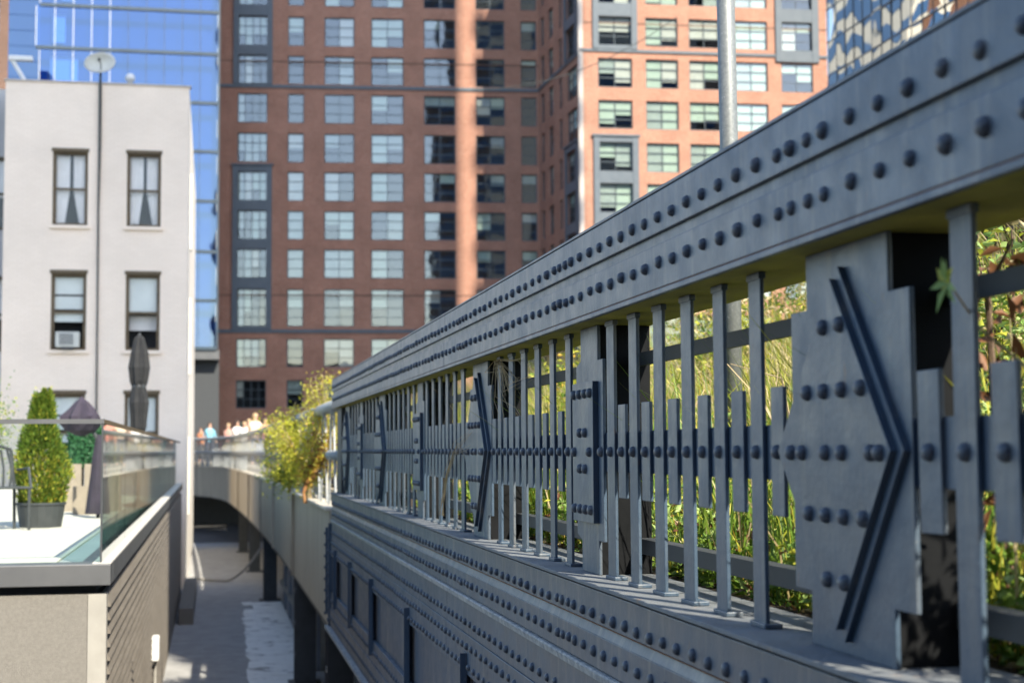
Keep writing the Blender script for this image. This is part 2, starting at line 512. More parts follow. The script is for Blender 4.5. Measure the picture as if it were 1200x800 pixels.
def blades(P, H, lean, Wd, mats, mi, name, parent=None, origin=(0, 0, 0)):
    """grass blades: curved tapering ribbons of 3 segments"""
    n = len(P)
    ang = RNG.uniform(0, 2 * np.pi, n)
    side = np.stack([np.cos(ang), np.sin(ang), np.zeros(n)], 1)
    la = RNG.uniform(0, 2 * np.pi, n)
    ld = np.stack([np.cos(la), np.sin(la), np.zeros(n)], 1)
    rows = []
    for t, w in ((0, 1.0), (0.35, 0.9), (0.7, 0.6), (1.0, 0.05)):
        c = P + np.array([0, 0, 1.0]) * (H * (t - 0.22 * lean * t * t))[:, None] + ld * (H * lean * t * t * 0.75)[:, None]
        rows.append(c - side * (Wd * w * 0.5)[:, None]); rows.append(c + side * (Wd * w * 0.5)[:, None])
    V = np.stack(rows, 1).reshape(-1, 3) - np.array(origin)
    idx = np.arange(n) * 8
    F = np.stack([np.stack([idx + 2 * k, idx + 2 * k + 1, idx + 2 * k + 3, idx + 2 * k + 2], 1) for k in range(3)], 1).reshape(-1, 4)
    me = bpy.data.meshes.new(name)
    me.vertices.add(len(V)); me.vertices.foreach_set('co', V.astype(np.float32).ravel())
    me.loops.add(F.size); me.loops.foreach_set('vertex_index', F.astype(np.int32).ravel())
    me.polygons.add(len(F)); me.polygons.foreach_set('loop_start', (np.arange(len(F)) * 4).astype(np.int32))
    for k in mats: me.materials.append(MATS[k])
    me.polygons.foreach_set('material_index', np.repeat(np.asarray(mi, dtype=np.int32), 3))
    me.update(calc_edges=True)
    return link(name, me, parent)

def rand_unit(n, zlo=-1, zhi=1):
    a = RNG.uniform(0, 2 * np.pi, n); z = RNG.uniform(zlo, zhi, n); r = np.sqrt(np.maximum(0, 1 - z * z))
    return np.stack([r * np.cos(a), r * np.sin(a), z], 1)

# ------------------------------------------------------------------ ground and viaduct structure
g = MB().box(-1500, 1500, -1500, 1500, GZ - 1, GZ - 0.02)
tag(g.build('ground', 'ground'), kind='structure')
a = MB().box(-0.74, 3.6, 8, 62, GZ - 0.3, GZ)
alley = tag(a.build('alley', 'asphalt'), kind='structure')
# slabs painted white as the sunlit patch of the alley floor, open joints
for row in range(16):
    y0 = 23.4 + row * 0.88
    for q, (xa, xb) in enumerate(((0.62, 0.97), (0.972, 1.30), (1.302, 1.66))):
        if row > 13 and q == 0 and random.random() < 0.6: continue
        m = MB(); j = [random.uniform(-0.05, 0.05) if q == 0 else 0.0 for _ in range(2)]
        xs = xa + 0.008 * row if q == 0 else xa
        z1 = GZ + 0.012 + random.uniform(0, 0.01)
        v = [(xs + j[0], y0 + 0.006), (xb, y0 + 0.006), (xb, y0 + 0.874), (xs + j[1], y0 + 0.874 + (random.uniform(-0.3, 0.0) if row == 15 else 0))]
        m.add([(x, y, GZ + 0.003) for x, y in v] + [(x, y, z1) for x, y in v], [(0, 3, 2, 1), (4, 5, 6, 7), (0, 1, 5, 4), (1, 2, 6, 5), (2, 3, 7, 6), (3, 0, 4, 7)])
        m.build('sun_patch_slab', 'sun_patch_white', alley)
deck = MB().box(1.62, 10.0, -3.0, 66.0, -0.95, -0.50)
deck.box(2.0, 8.0, 66.001, 80, -0.95, -0.50)
deck.box(-7.0, 1.999, 73.8, 80, -0.95, -0.535)
tag(deck.build('deck', 'soil'), kind='structure')

# ------------------------------------------------------------------ riveted railing + girder
X0 = 1.300          # face of the top beam and girder
XB = 1.390          # face of the bars
HP = 2.381          # post to post
CHEV0, YEND = 3.223, 17.0

def dome(r, h, n=10, rings=4):
    """rivet head: base on the plane x=0, bulging towards -x"""
    m = MB()
    vs = []
    for i in range(rings):
        a = (math.pi / 2) * i / rings
        rr, xx = r * math.cos(a) ** 0.8, -h * math.sin(a)
        for k in range(n):
            t = 2 * math.pi * k / n
            vs.append((xx, rr * math.cos(t), rr * math.sin(t)))
    vs.append((-h, 0, 0))
    fs = []
    for i in range(rings - 1):
        for k in range(n):
            fs.append((i * n + k, i * n + (k + 1) % n, (i + 1) * n + (k + 1) % n, (i + 1) * n + k))
    top = len(vs) - 1
    for k in range(n):
        fs.append(((rings - 1) * n + k, (rings - 1) * n + (k + 1) % n, top))
    m.add(vs, fs)
    return m
DOME = dome(0.0192, 0.0170)
RIVET = DOME.mesh('rivet', 'steel_paint_rivet', smooth=True)
RIVET_S = dome(0.016, 0.014, 8, 3).mesh('rivet_small', 'steel_paint_rivet', smooth=True)

rail = thing('riveted_railing', (X0, 0, -0.46), 'long blue-grey riveted steel railing with flat bars and diamond plates on the girder', 'railing')
RO = (X0, 0, -0.46)
YS = -2.5
# top beam, a core with overlapping face plates
core = MB()
core.box(X0 + 0.014, X0 + 0.30, YS, YEND - 0.004, 0.470, 0.760)
beam = core.build('top_beam', 'steel_paint', rail, RO)
seams = [YS, 8.62, 12.9, YEND]
for i in range(3):
    y0, y1 = seams[i] + 0.0025, seams[i + 1] - 0.0025
    up = MB().box(X0, X0 + 0.0138, y0, y1, 0.640, 0.763)
    up.build('upper_plate', 'steel_paint', beam, RO, bevel=0.003)
    lo = MB().box(X0 + 0.001, X0 + 0.0138, y0 + 0.06, y1 + 0.055 if i < 2 else y1, 0.4745, 0.606)
    lo.build('lower_plate', 'steel_paint', beam, RO, bevel=0.003)
MB().box(X0 - 0.002, X0 + 0.301, YS, YEND, 0.765, 0.775).build('cap_plate', 'steel_paint', beam, RO, bevel=0.002)
MB().box(X0 - 0.003, X0 + 0.0139, YS, YEND, 0.4545, 0.4715).build('bottom_lip', 'steel_paint', beam, RO, bevel=0.003)
MB().box(X0 + 0.0142, X0 + 0.301, YS, YEND, 0.455, 0.4695).build('soffit_plate', 'moss_bounce_paint', beam, RO)
MB().box(X0 + 0.0006, X0 + 0.012, YS, YEND, 0.4717, 0.4743).build('rust_line', 'rust', beam, RO)
# sill
sill = MB().box(X0 - 0.018, X0 + 0.30, YS, YEND, -0.474, -0.460).build('sill', 'sill_dirt', rail, RO, bevel=0.003)

def rivet_ys(y0, y1, step, post0, hp, groups=True):
    """regular pitch, tightening to groups of four at every post"""
    out = []
    y = y0
    posts = [post0 + i * hp for i in range(-3, 9)]
    last = None
    for i in range(len(posts) - 1):
        a, b = posts[i], posts[i + 1]
        grp = [a - 0.145, a - 0.055, a + 0.045, a + 0.13]
        n = 14
        s0, s1 = a + 0.13, b - 0.145
        reg = [s0 + (s1 - s0) * j / (n + 1) for j in range(1, n + 1)]
        out += (grp if groups else [a - 0.11, a + 0.02, a + 0.14]) + reg
    return [v for v in out if y0 < v < y1]

def put_rivets(parent, rows, origin, cap, name='rivet', mesh=None):
    """rows: list of (x, z, ys). nearest `cap` are single parts, the rest one joined part"""
    allr = [(y, x, z) for x, z, ys in rows for y in ys]
    allr.sort()
    vis = [r for r in allr if r[0] > 1.7]
    one = set(vis[:cap])
    rest = MB()
    for (y, x, z) in allr:
        jx = random.uniform(-0.001, 0.001)
        y2, z2 = y + random.uniform(-0.004, 0.004), z + random.uniform(-0.003, 0.003)
        if (y, x, z) in one:
            o = link(name, RIVET if mesh is None else mesh, parent, (x + jx * 0 - origin[0], y2 - origin[1], z2 - origin[2]))
            s = random.uniform(0.90, 1.06)
            o.scale = (s * random.uniform(0.85, 1.1), s, s * random.uniform(0.96, 1.04))
        else:
            rest.add([(x + p[0], y2 + p[1], z2 + p[2]) for p in DOME.v], DOME.f)
    if rest.v:
        o = rest.build('rivets_joined', 'steel_paint_rivet', parent, origin, smooth=True)
        o.name = 'rivet_rows'
        o['kind'] = 'stuff'

ysT = rivet_ys(YS + 0.1, YEND - 0.1, 0.13, CHEV0 * 1.0 + 0.03, HP / 2 * 2)
put_rivets(beam, [(X0 + 0.0004, 0.685, ysT), (X0 + 0.0014, 0.5475, ysT)], RO, 150)

# mid rail and back rails
MB().box(XB + 0.0122, XB + 0.026, YS, YEND - 0.3, -0.082, 0.058).build('mid_rail', 'steel_paint', rail, RO)
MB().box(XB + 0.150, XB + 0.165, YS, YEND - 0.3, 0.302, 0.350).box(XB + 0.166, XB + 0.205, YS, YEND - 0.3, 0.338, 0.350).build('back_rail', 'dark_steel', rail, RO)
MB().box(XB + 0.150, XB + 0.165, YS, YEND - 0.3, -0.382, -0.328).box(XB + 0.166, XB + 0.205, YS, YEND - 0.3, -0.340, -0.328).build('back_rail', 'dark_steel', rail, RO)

bw, bt = 0.094, 0.0115
full = MB().box(0, bt, -bw / 2, bw / 2, -0.4598, 0.4545)
full.box(-0.007, bt + 0.03, -bw / 2 - 0.012, bw / 2 + 0.012, -0.4595, -0.447)      # foot weld
full.box(-0.004, bt + 0.004, -bw / 2 - 0.004, bw / 2 + 0.004, 0.436, 0.4543)
FULL = bevelled(full.mesh('bar', 'steel_paint'), 0.0022)
SHORT = MB().box(0, bt, -bw / 2 + 0.002, bw / 2 - 0.002, -0.171, 0.152).mesh('short_bar', 'steel_paint')
bevelled(SHORT, 0.0022)

def bar(me, y):
    nm = 'bar' if me is FULL else 'short_bar'
    o = link(nm, me, rail, (XB - RO[0], y, -RO[2]))
    o.rotation_euler = (random.uniform(-0.004, 0.004) if me is FULL else random.uniform(-0.012, 0.012), 0, random.uniform(-0.03, 0.03))
    if y > 1.6:
        link('rivet', RIVET, o, (0.0003, 0, -0.011))

def chevron_post(yc):
    P = (XB, yc, -0.46)
    root = bpy.data.objects.new('diamond_post', None)
    p = MB()
    hw, nk = 0.325, 0.225
    poly = [(-nk, -0.4595), (nk, -0.4595), (nk, -0.336), (hw, -0.336), (hw, 0.326), (nk, 0.326), (nk, 0.4544), (-nk, 0.4544), (-nk, 0.326), (-hw, 0.326), (-hw, -0.336), (-nk, -0.336)]
    p.prism_x([(yc + a, z) for a, z in poly], XB + 0.001, XB + 0.013)
    o = p.build('diamond_post', 'steel_paint', rail, P, bevel=0.002)
    o.location = (P[0] - RO[0], P[1] - RO[1], P[2] - RO[2])
    # web and back flange
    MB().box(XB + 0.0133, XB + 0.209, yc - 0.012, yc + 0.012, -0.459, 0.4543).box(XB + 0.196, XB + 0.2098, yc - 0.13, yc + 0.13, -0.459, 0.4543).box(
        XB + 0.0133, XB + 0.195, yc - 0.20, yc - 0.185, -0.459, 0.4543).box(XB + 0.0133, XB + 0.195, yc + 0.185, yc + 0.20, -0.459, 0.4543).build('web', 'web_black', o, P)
    d1 = [(0.0, 0.405), (-0.316, -0.008), (0.0, -0.430), (0.365, -0.008)]
    d2 = [(0.010, 0.378), (-0.287, -0.008), (0.010, -0.403), (0.345, -0.008)]
    MB().prism_x([(yc + a, z) for a, z in d1], XB - 0.015, XB + 0.0008).build('diamond_plate', 'steel_paint', o, P, bevel=0.0015)
    MB().prism_x([(yc + a, z) for a, z in d2], XB - 0.031, XB - 0.0152).build('diamond_plate', 'steel_paint', o, P, bevel=0.0015)
    rv = [(0.047, .27), (-0.047, .27), (0.148, .126), (0.05, .126), (-0.05, .126), (-0.152, .126),
          (0.255, -.012), (0.185, -.012), (0.047, -.012), (-0.045, -.012), (-0.195, -.012), (-0.238, -.012),
          (0.148, -.152), (0.05, -.152), (-0.05, -.152), (-0.152, -.152), (0.047, -.295), (-0.047, -.295)]
    for a, z in rv:
        link('rivet', RIVET, o, (-0.0308, a, z + 0.46))

def plate_post(yc):
    P = (XB, yc, -0.46)
    p = MB()
    hw, nk = 0.205, 0.13
    poly = [(-nk, -0.4595), (nk, -0.4595), (nk, -0.345), (hw, -0.325), (hw, 0.315), (nk, 0.335), (nk, 0.4544), (-nk, 0.4544), (-nk, 0.326), (-hw, 0.326), (-hw, -0.336), (-nk, -0.336)]
    p.prism_x([(yc + a, z) for a, z in poly], XB + 0.001, XB + 0.013)
    o = p.build('plate_post', 'steel_paint', rail, P, bevel=0.002)
    o.location = (P[0] - RO[0], P[1] - RO[1], P[2] - RO[2])
    MB().box(XB + 0.0133, XB + 0.209, yc - 0.012, yc + 0.012, -0.459, 0.4543).box(XB + 0.196, XB + 0.2098, yc - 0.10, yc + 0.10, -0.459, 0.4543).box(
        XB + 0.0133, XB + 0.195, yc - 0.115, yc - 0.10, -0.459, 0.4543).box(XB + 0.0133, XB + 0.195, yc + 0.10, yc + 0.115, -0.459, 0.4543).build('web', 'web_black', o, P)
    MB().box(XB - 0.020, XB + 0.0008, yc - 0.135, yc + 0.185, -0.272, 0.248).build('cover_plate', 'steel_paint', o, P, bevel=0.0015)
    for a, z in [(0.15, .205), (0.065, .205), (-0.02, .205), (-0.10, .205), (0.06, .06), (-0.02, .06), (0.06, -.075), (-0.02, -.075),
                 (0.15, -.012), (-0.085, -.012), (0.15, -.225), (0.065, -.225), (-0.02, -.225), (-0.10, -.225)]:
        link('rivet', RIVET, o, (-0.0198, a, z + 0.46))
    link('rivet', RIVET, o, (0.0012, -0.178, -0.012 + 0.46))

STEP = 0.1487
for i in range(-1, 3):
    yc = CHEV0 + i * 2 * HP
    if i >= 0: chevron_post(yc)
    else: chevron_post(yc)
    yp = yc + HP
    if i < 2: plate_post(yp)
    for k in range(6):
        if yc + 6 * 2 * STEP < 14.4:
            bar(SHORT, yc + 0.43 + 2 * k * STEP); bar(FULL, yc + 0.43 + (2 * k + 1) * STEP)
    if i < 2:
        for k in range(6):
            bar(FULL, yp + 0.345 + 2 * k * STEP); bar(SHORT, yp + 0.345 + (2 * k + 1) * STEP)
# shorter last bay with its plate post, diamond post and dark end post
plate_post(14.55); chevron_post(16.05)
for y in (13.2, 13.5, 13.8, 14.1): bar(FULL, y); bar(SHORT, y + 0.149)
for y in (14.9, 15.2, 15.5): bar(FULL, y); bar(SHORT, y + 0.149)
MB().box(X0 + 0.06, X0 + 0.30, 16.45, 16.98, -0.4598, 0.4544).build('end_post', 'dark_steel', rail, RO)
MB().box(XB - 0.002, XB + 0.02, 16.42, 16.97, -0.4597, 0.4543).build('end_plate', 'dark_steel', rail, RO)

# girder below the sill
GO = (X0, 0, -1.95)
gird = thing('riveted_girder', GO, 'blue-grey riveted plate girder under the railing with recessed panels', 'girder')
MB().box(X0 + 0.034, X0 + 0.05, YS, YEND + 0.25, -1.94, -0.476).build('web_plate', 'steel_paint', gird, GO)
gp = MB()
MB().box(X0 + 0.004, X0 + 0.033, YS, YEND, -0.4835, -0.4745).build('seam', 'web_black', gird, GO)
bandA = [MB().box(X0, X0 + 0.0335, ya_, yb_, -0.597, -0.484).build('upper_band', 'steel_paint', gird, GO, bevel=0.003) for ya_, yb_ in ((YS, 8.617), (8.623, 12.757), (12.763, YEND + 0.05))][0]
grv = MB(); grv.prism_y([(X0 + 0.0335, -0.5975), (X0 + 0.020, -0.5975), (X0 + 0.004, -0.637), (X0 + 0.0335, -0.637)], YS, YEND + 0.05)
grv.build('cove', 'steel_paint', gird, GO)
MB().box(X0 + 0.0004, X0 + 0.010, YS, YEND, -0.6003, -0.5972).build('rust_line', 'rust', gird, GO)
bandB = [MB().box(X0 + 0.002, X0 + 0.0335, ya_, yb_, -0.750, -0.6375).build('middle_band', 'steel_paint', gird, GO, bevel=0.003) for ya_, yb_ in ((YS, 8.617), (8.623, 12.757), (12.763, YEND + 0.05))][0]
led = MB(); led.prism_y([(X0 + 0.0335, -0.7515), (X0 - 0.006, -0.7555), (X0 - 0.010, -0.763), (X0 - 0.004, -0.787), (X0 + 0.0335, -0.790)], YS, YEND + 0.05)
led.build('ledge', 'worn_ledge', gird, GO)
bandC = [MB().box(X0 + 0.006, X0 + 0.0335, ya_, yb_, -0.951, -0.7905).build('angle_band', 'steel_paint', gird, GO, bevel=0.003) for ya_, yb_ in ((YS, 8.617), (8.623, 12.757), (12.763, YEND + 0.2))][0]
bandD = [MB().box(X0 + 0.0005, X0 + 0.0335, ya_, yb_, -1.155, -0.9515).build('angle_band', 'steel_paint', gird, GO, bevel=0.003) for ya_, yb_ in ((YS, 8.617), (8.623, 12.757), (12.763, YEND + 0.2))][0]
bandF = MB().box(X0 + 0.0005, X0 + 0.0335, YS, YEND + 0.2, -1.720, -1.545).build('lower_band', 'steel_paint', gird, GO, bevel=0.003)
bandG = MB().box(X0 - 0.010, X0 + 0.0335, YS, YEND + 0.2, -1.915, -1.7205).build('lower_band', 'steel_paint', gird, GO, bevel=0.003)
MB().box(X0 - 0.06, X0 + 0.20, YS, YEND + 0.22, -1.9505, -1.9155).build('bottom_flange', 'worn_ledge', gird, GO, bevel=0.003)
ys2 = rivet_ys(1.0, YEND - 0.05, 0.13, CHEV0 + 0.03, HP)
put_rivets(bandA, [(X0 + 0.0004, -0.567, ys2)], GO, 90)
put_rivets(bandB, [(X0 + 0.0024, -0.692, ys2)], GO, 90)
ys3 = [v for v in np.arange(3.0, YEND + 0.1, 0.142)]
put_rivets(bandC, [(X0 + 0.0064, -0.894, ys3)], GO, 60)
put_rivets(bandD, [(X0 + 0.0009, -1.010, [v + .07 for v in ys3]), (X0 + 0.0009, -1.112, ys3)], GO, 90)
ys4 = [v for v in np.arange(7.0, YEND + 0.1, 0.142)]
put_rivets(bandF, [(X0 + 0.0009, -1.63, ys4)], GO, 40)
put_rivets(bandG, [(X0 - 0.0096, -1.81, ys4)], GO, 40)
for ysx in (3.6, 5.75, 7.9, 10.25, 12.6, 14.55, 16.3):
    st = MB().box(X0 - 0.004, X0 + 0.0002, ysx + 0.012, ysx + 0.115, -1.66, -1.045).box(X0 - 0.036, X0 + 0.0002, ysx, ysx + 0.0118, -1.66, -1.045)
    so = st.build('stiffener', 'steel_paint', gird, GO)
    for z in (-1.10, -1.22, -1.345, -1.47, -1.60):
        link('rivet', RIVET, so, (-0.0039, ysx + 0.07, z - GO[2]))
    nxt = {3.6: 5.75, 5.75: 7.9, 7.9: 10.25, 10.25: 12.6, 12.6: 14.55, 14.55: 16.3, 16.3: 17.1}[ysx]
    fr = MB()
    a0, a1 = ysx + 0.116, nxt - 0.001
    fr.box(X0 + 0.012, X0 + 0.0338, a0, a0 + 0.10, -1.5445, -1.1555)
    fr.build('panel_frame', 'steel_paint', gird, GO)
# end plate with rivets
ep = MB().box(X0 - 0.03, X0 + 0.049, YEND + 0.0525, YEND + 0.12, -1.915, -0.80).box(X0 - 0.05, X0 + 0.0, YEND + 0.21, YEND + 0.26, -1.8, -0.85).build('end_plate', 'steel_paint', gird, GO)
for z in np.arange(-1.85, -0.85, 0.125):
    link('rivet', RIVET, ep, (-0.0295, YEND + 0.085, z - GO[2])); link('rivet', RIVET, ep, (-0.0495, YEND + 0.235, z + 0.06 - GO[2]))

# ------------------------------------------------------------------ viaduct beyond the girder: fascia, pipe rail
path = [(1.30, 17.3), (1.30, 20), (1.295, 23), (1.29, 26), (1.27, 30), (1.24, 34), (1.20, 38), (1.14, 42), (1.06, 46), (0.97, 50), (0.86, 54), (0.74, 58), (0.60, 61.5),
        (0.36, 64.5), (-0.02, 67.2), (-0.6, 69.2), (-1.6, 70.8), (-3.2, 72), (-6, 73)]
VO = (1.3, 17.3, -1.95)
fas = thing('viaduct_fascia', VO, 'weathered beige fascia wall of the viaduct curving away beyond the girder', 'viaduct')
for i in range(len(path) - 1):
    (xa, ya), (xb, yb) = path[i], path[i + 1]
    d = Vector((xb - xa, yb - ya, 0)).normalized(); n = Vector((d.y, -d.x, 0))   # n points to +x side (inwards)
    g0 = 0.012
    A = Vector((xa, ya, 0)) + d * g0; B = Vector((xb, yb, 0)) - d * g0
    def slab(t0, t1, z0, z1, mat, nm, e=0.0):
        m = MB()
        q = [A - d * e + n * t0, B + d * e + n * t0, B + d * e + n * t1, A - d * e + n * t1]
        m.add([(p.x, p.y, z0) for p in q] + [(p.x, p.y, z1) for p in q],
              [(0, 3, 2, 1), (4, 5, 6, 7), (0, 1, 5, 4), (1, 2, 6, 5), (2, 3, 7, 6), (3, 0, 4, 7)])
        return m.build(nm, mat, fas, VO)
    slab(0.0, 0.25, -1.95, -0.672, 'fascia', 'fascia_panel')
    slab(-0.04, 0.30, -0.670, -0.640, 'fascia_cap', 'coping_stone')
    slab(0.0, 0.18, -1.99, -1.952, 'dark_steel', 'bottom_flange')
    slab(0.251, 1.2 if i < 11 else 4.5, -0.93, -0.505 - 0.0012 * i, 'fascia', 'walkway_slab', 0.013)
for px_, py_ in ((1.29, 24.5), (1.26, 31.5), (1.2, 38), (1.08, 45), (.9, 52)):
    MB().box(px_ - 0.05, px_ - 0.001, py_ - 0.06, py_ + 0.06, -1.95, -0.675).build('rib', 'fascia', fas, VO)

prl = thing('pipe_railing', (1.32, 17.3, -0.64), 'thick grey pipe railing on slanted supports along the curving viaduct', 'railing')
PO = (1.32, 17.3, -0.64)
def along(off):
    out = []
    for i, (x, y) in enumerate(path):
        a = path[max(0, i - 1)]; b = path[min(len(path) - 1, i + 1)]
        d = Vector((b[0] - a[0], b[1] - a[1], 0)).normalized()
        out.append((x + d.y * off, y - d.x * off))
    return out
pp = along(0.12)
MB().tube([(x, y if i else 17.02, 0.52) for i, (x, y) in enumerate(pp)], 0.074, 10).build('top_pipe', 'pipe_paint', prl, PO, smooth=True)
MB().tube([(x, y if i else 17.02, -0.06) for i, (x, y) in enumerate(pp)], 0.065, 10).build('middle_pipe', 'pipe_paint', prl, PO, smooth=True)
def interp(off, s):
    p = along(off); acc = 0
    for i in range(len(p) - 1):
        l = math.hypot(p[i + 1][0] - p[i][0], p[i + 1][1] - p[i][1])
        if acc + l >= s:
            t = (s - acc) / l
            d = Vector((p[i + 1][0] - p[i][0], p[i + 1][1] - p[i][1], 0)).normalized()
            return Vector((p[i][0] + (p[i + 1][0] - p[i][0]) * t, p[i][1] + (p[i + 1][1] - p[i][1]) * t, 0)), d
        acc += l
    return None, None
s = 0.7
while s < 60:
    c, d = interp(0.12, s)
    if c is None: break
    n = Vector((d.y, -d.x, 0))
    m = MB()
    for sg in (-1, 1):
        lo_ = c + d * (0.34 * sg); hi_ = c + d * (0.03 * sg)
        w = 0.07
        q = [lo_ - d * w, lo_ + d * w, hi_ + d * w * 0.6, hi_ - d * w * 0.6]
        zz = [-0.638, -0.638, 0.46, 0.46]
        e = n * (0.045 + 0.012 * sg)
        vs = [(p.x - e.x, p.y - e.y, z) for p, z in zip(q, zz)] + [(p.x - e.x + n.x * 0.02, p.y - e.y + n.y * 0.02, z) for p, z in zip(q, zz)]
        m.add(vs, [(0, 3, 2, 1), (4, 5, 6, 7), (0, 1, 5, 4), (1, 2, 6, 5), (2, 3, 7, 6), (3, 0, 4, 7)])
    m.build('slanted_support', 'pipe_paint', prl, PO)
    s += 1.35 if s < 40 else 0.9
# thin baluster infill on the far curve
for s in np.arange(33, 58, 0.42):
    c, d = interp(0.14, s)
    if c is None: break
    MB().box(c.x - 0.03, c.x + 0.03, c.y - 0.03, c.y + 0.03, -0.638, -0.115).build('baluster', 'pipe_paint', prl, PO)

# steel columns and shop-front panels in the dark below the viaduct
def column(x, y, label):
    r = thing('viaduct_column', (x, y, GZ), label, 'column', 'steel columns under the viaduct')
    O = (x, y, GZ)
    MB().box(x - 0.02, x + 0.02, y - 0.16, y + 0.16, GZ + 0.03, -1.995).build('web', 'dark_steel', r, O)
    for sg in (-1, 1):
        MB().box(x - 0.16, x + 0.16, y + sg * 0.1605 - (0.0 if sg > 0 else 0.03), y + sg * 0.1605 + (0.03 if sg > 0 else 0.0), GZ + 0.03, -1.995).build('flange', 'dark_steel', r, O)
    MB().box(x - 0.25, x + 0.25, y - 0.28, y + 0.28, GZ, GZ + 0.03).build('base_plate', 'dark_steel', r, O)
    for z in np.arange(GZ + 0.4, -2.1, 0.5):
        MB().box(x - 0.15, x - 0.13, y - 0.15, y + 0.15, z, z + 0.07).build('lacing_bar', 'pipe_paint', r, O)
column(1.55, 19.0, 'dark steel column under the riveted girder end, nearest of the row')
column(1.45, 24.3, 'dark steel column beside the white sun-patch slabs')
column(1.42, 37.9, 'dark steel column just past the far end of the white sun-patch slabs')
column(1.30, 47.0, 'dark steel column beyond the panelled shop front')
column(1.15, 56.0, 'dark steel column at the end of the alley under the curve')
r = thing('shop_front', (1.75, 25.5, GZ), 'row of bluish glazed panels set back in the dark under the viaduct', 'shop front')
for i in range(6):
    y0 = 25.6 + i * 2.0
    f = MB().box(1.72, 1.78, y0, y0 + 1.94, GZ + 0.003, -2.0).build('panel', 'panel_blue', r, (1.75, 25.5, GZ))
    MB().box(1.66, 1.7198, y0 + 0.0, y0 + 0.12, GZ + 0.003, -2.0).build('mullion', 'trim_light' if i % 3 == 0 else 'panel_blue', f, (1.75, 25.5, GZ))
    MB().box(1.64, 1.7196, y0 + 0.121, y0 + 1.94, GZ + 0.45, GZ + 0.53).build('rail', 'trim_light', f, (1.75, 25.5, GZ))
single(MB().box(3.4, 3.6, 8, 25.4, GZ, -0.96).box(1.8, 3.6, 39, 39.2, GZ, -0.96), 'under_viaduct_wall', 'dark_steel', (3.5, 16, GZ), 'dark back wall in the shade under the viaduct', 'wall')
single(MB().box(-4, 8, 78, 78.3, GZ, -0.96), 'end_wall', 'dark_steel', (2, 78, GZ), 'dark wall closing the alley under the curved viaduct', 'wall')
hose = MB(); hp_ = []
for t in np.linspace(0, 1, 16):
    hp_.append((-0.35 + 1.7 * t, 44 - 2.0 * t, GZ + 0.06 + 1.25 * max(0, t - 0.45) ** 1.6 * 2.0))
hose.tube(hp_, 0.035, 8)
single(hose, 'hose', 'rubber_hose', (hp_[0][0], hp_[0][1], GZ), 'grey hose hanging from the viaduct across the far end of the alley', 'hose', smooth=True)
k1 = MB().box(-0.64, -0.34, 33.0, 40.9, GZ, GZ + 0.34)
single(k1, 'timber_kerb', 'stucco', (-0.5, 37, GZ), 'low grey timber kerb along the foot of the white building', 'kerb', bevel=0.01)

# ------------------------------------------------------------------ terrace at left
TX, TY = -0.72, 11.6
tw = thing('terrace_wall', (-3, TY, GZ), 'grey stucco terrace wall with horizontal siding beside the alley', 'wall')
TO = (-3, TY, GZ)
MB().box(-7, TX - 0.152, TY + 0.05, TY + 0.20, GZ, -1.03).build('front_panel', 'stucco', tw, TO)
MB().box(TX - 0.15, TX - 0.02, TY + 0.04, TY + 0.19, GZ, -1.03).build('corner_trim', 'trim_light', tw, TO)
MB().box(-7, TX - 0.06, TY + 0.1902 + 0.02, 40.2, GZ, -1.03).build('core', 'dark_steel', tw, TO)
nb = 26
for i in range(nb):
    z0 = GZ + i * (2.56 / nb); z1 = z0 + 2.56 / nb - 0.012
    b = MB(); b.prism_y([(TX - 0.058, z0), (TX + 0.002, z0), (TX + 0.002, z0 + 0.012), (TX - 0.040, z1), (TX - 0.058, z1)], TY + 0.195, 40.2)
    b.build('siding_board', 'siding', tw, TO)
MB().box(-7, TX + 0.01, TY - 0.02, TY + 0.28, -0.965, -0.812).build('front_coping', 'coping_metal', tw, TO, bevel=0.006)
MB().box(TX - 0.22, TX + 0.012, TY + 0.2805, 40.2, -0.965, -0.815).build('side_coping', 'coping_metal', tw, TO, bevel=0.006)
MB().box(TX - 0.12, TX + 0.0125, TY + 0.02, 40.19, -0.8118, -0.803).build('coping_cap', 'coping_top', tw, TO)
MB().box(-7, TX - 0.10, TY + 0.12, 40.2, -1.029, -0.9655).build('shadow_gap', 'dark_steel', tw, TO)
tfl = tag(MB().box(-7, TX - 0.42, TY + 0.2806, 40.2, -0.96, -0.846).build('terrace_floor', 'terrace_strip'), kind='structure')
PAVER = [bevelled(MB().box(0.004, 0.596, 0.004, 0.896, 0, 0.012 + 0.002 * q).mesh('paver', 'terrace_white'), 0.002) for q in range(3)]
for i in range(10):
    for j in range(31):
        xq, yq = TX - 0.421 - 0.6 * (i + 1), TY + 0.29 + 0.9 * j
        if xq > -0.135 * yq - 1.2 and yq + 0.9 < 40.2:
            link('paver', PAVER[random.randrange(3)], tfl, (xq, yq, -0.8458))
tag(MB().box(TX - 0.419, TX - 0.221, TY + 0.2808, 40.2, -0.96, -0.840).build('terrace_gutter', 'terrace_strip'), kind='structure')
gg = thing('glass_guard', (TX - 0.05, TY, -0.8), 'clear frameless glass guard with thin metal rail round the terrace edge', 'glass guard')
GOo = (TX - 0.05, TY, -0.8)
GT = 0.205
xl = TX - 0.06
for (xa, xb) in ((-7, -4.2), (-4.19, -2.4), (-2.39, xl)):
    MB().box(xa, xb, TY + 0.05, TY + 0.062, -0.8117, GT).build('glass_pane', 'guard_glass', gg, GOo)
for i in range(9):
    ya = TY + 0.0625 + i * 3.13
    MB().box(xl - 0.012, xl, ya + 0.004, ya + 3.12, -0.8029, GT).build('glass_pane', 'guard_glass_side', gg, GOo)
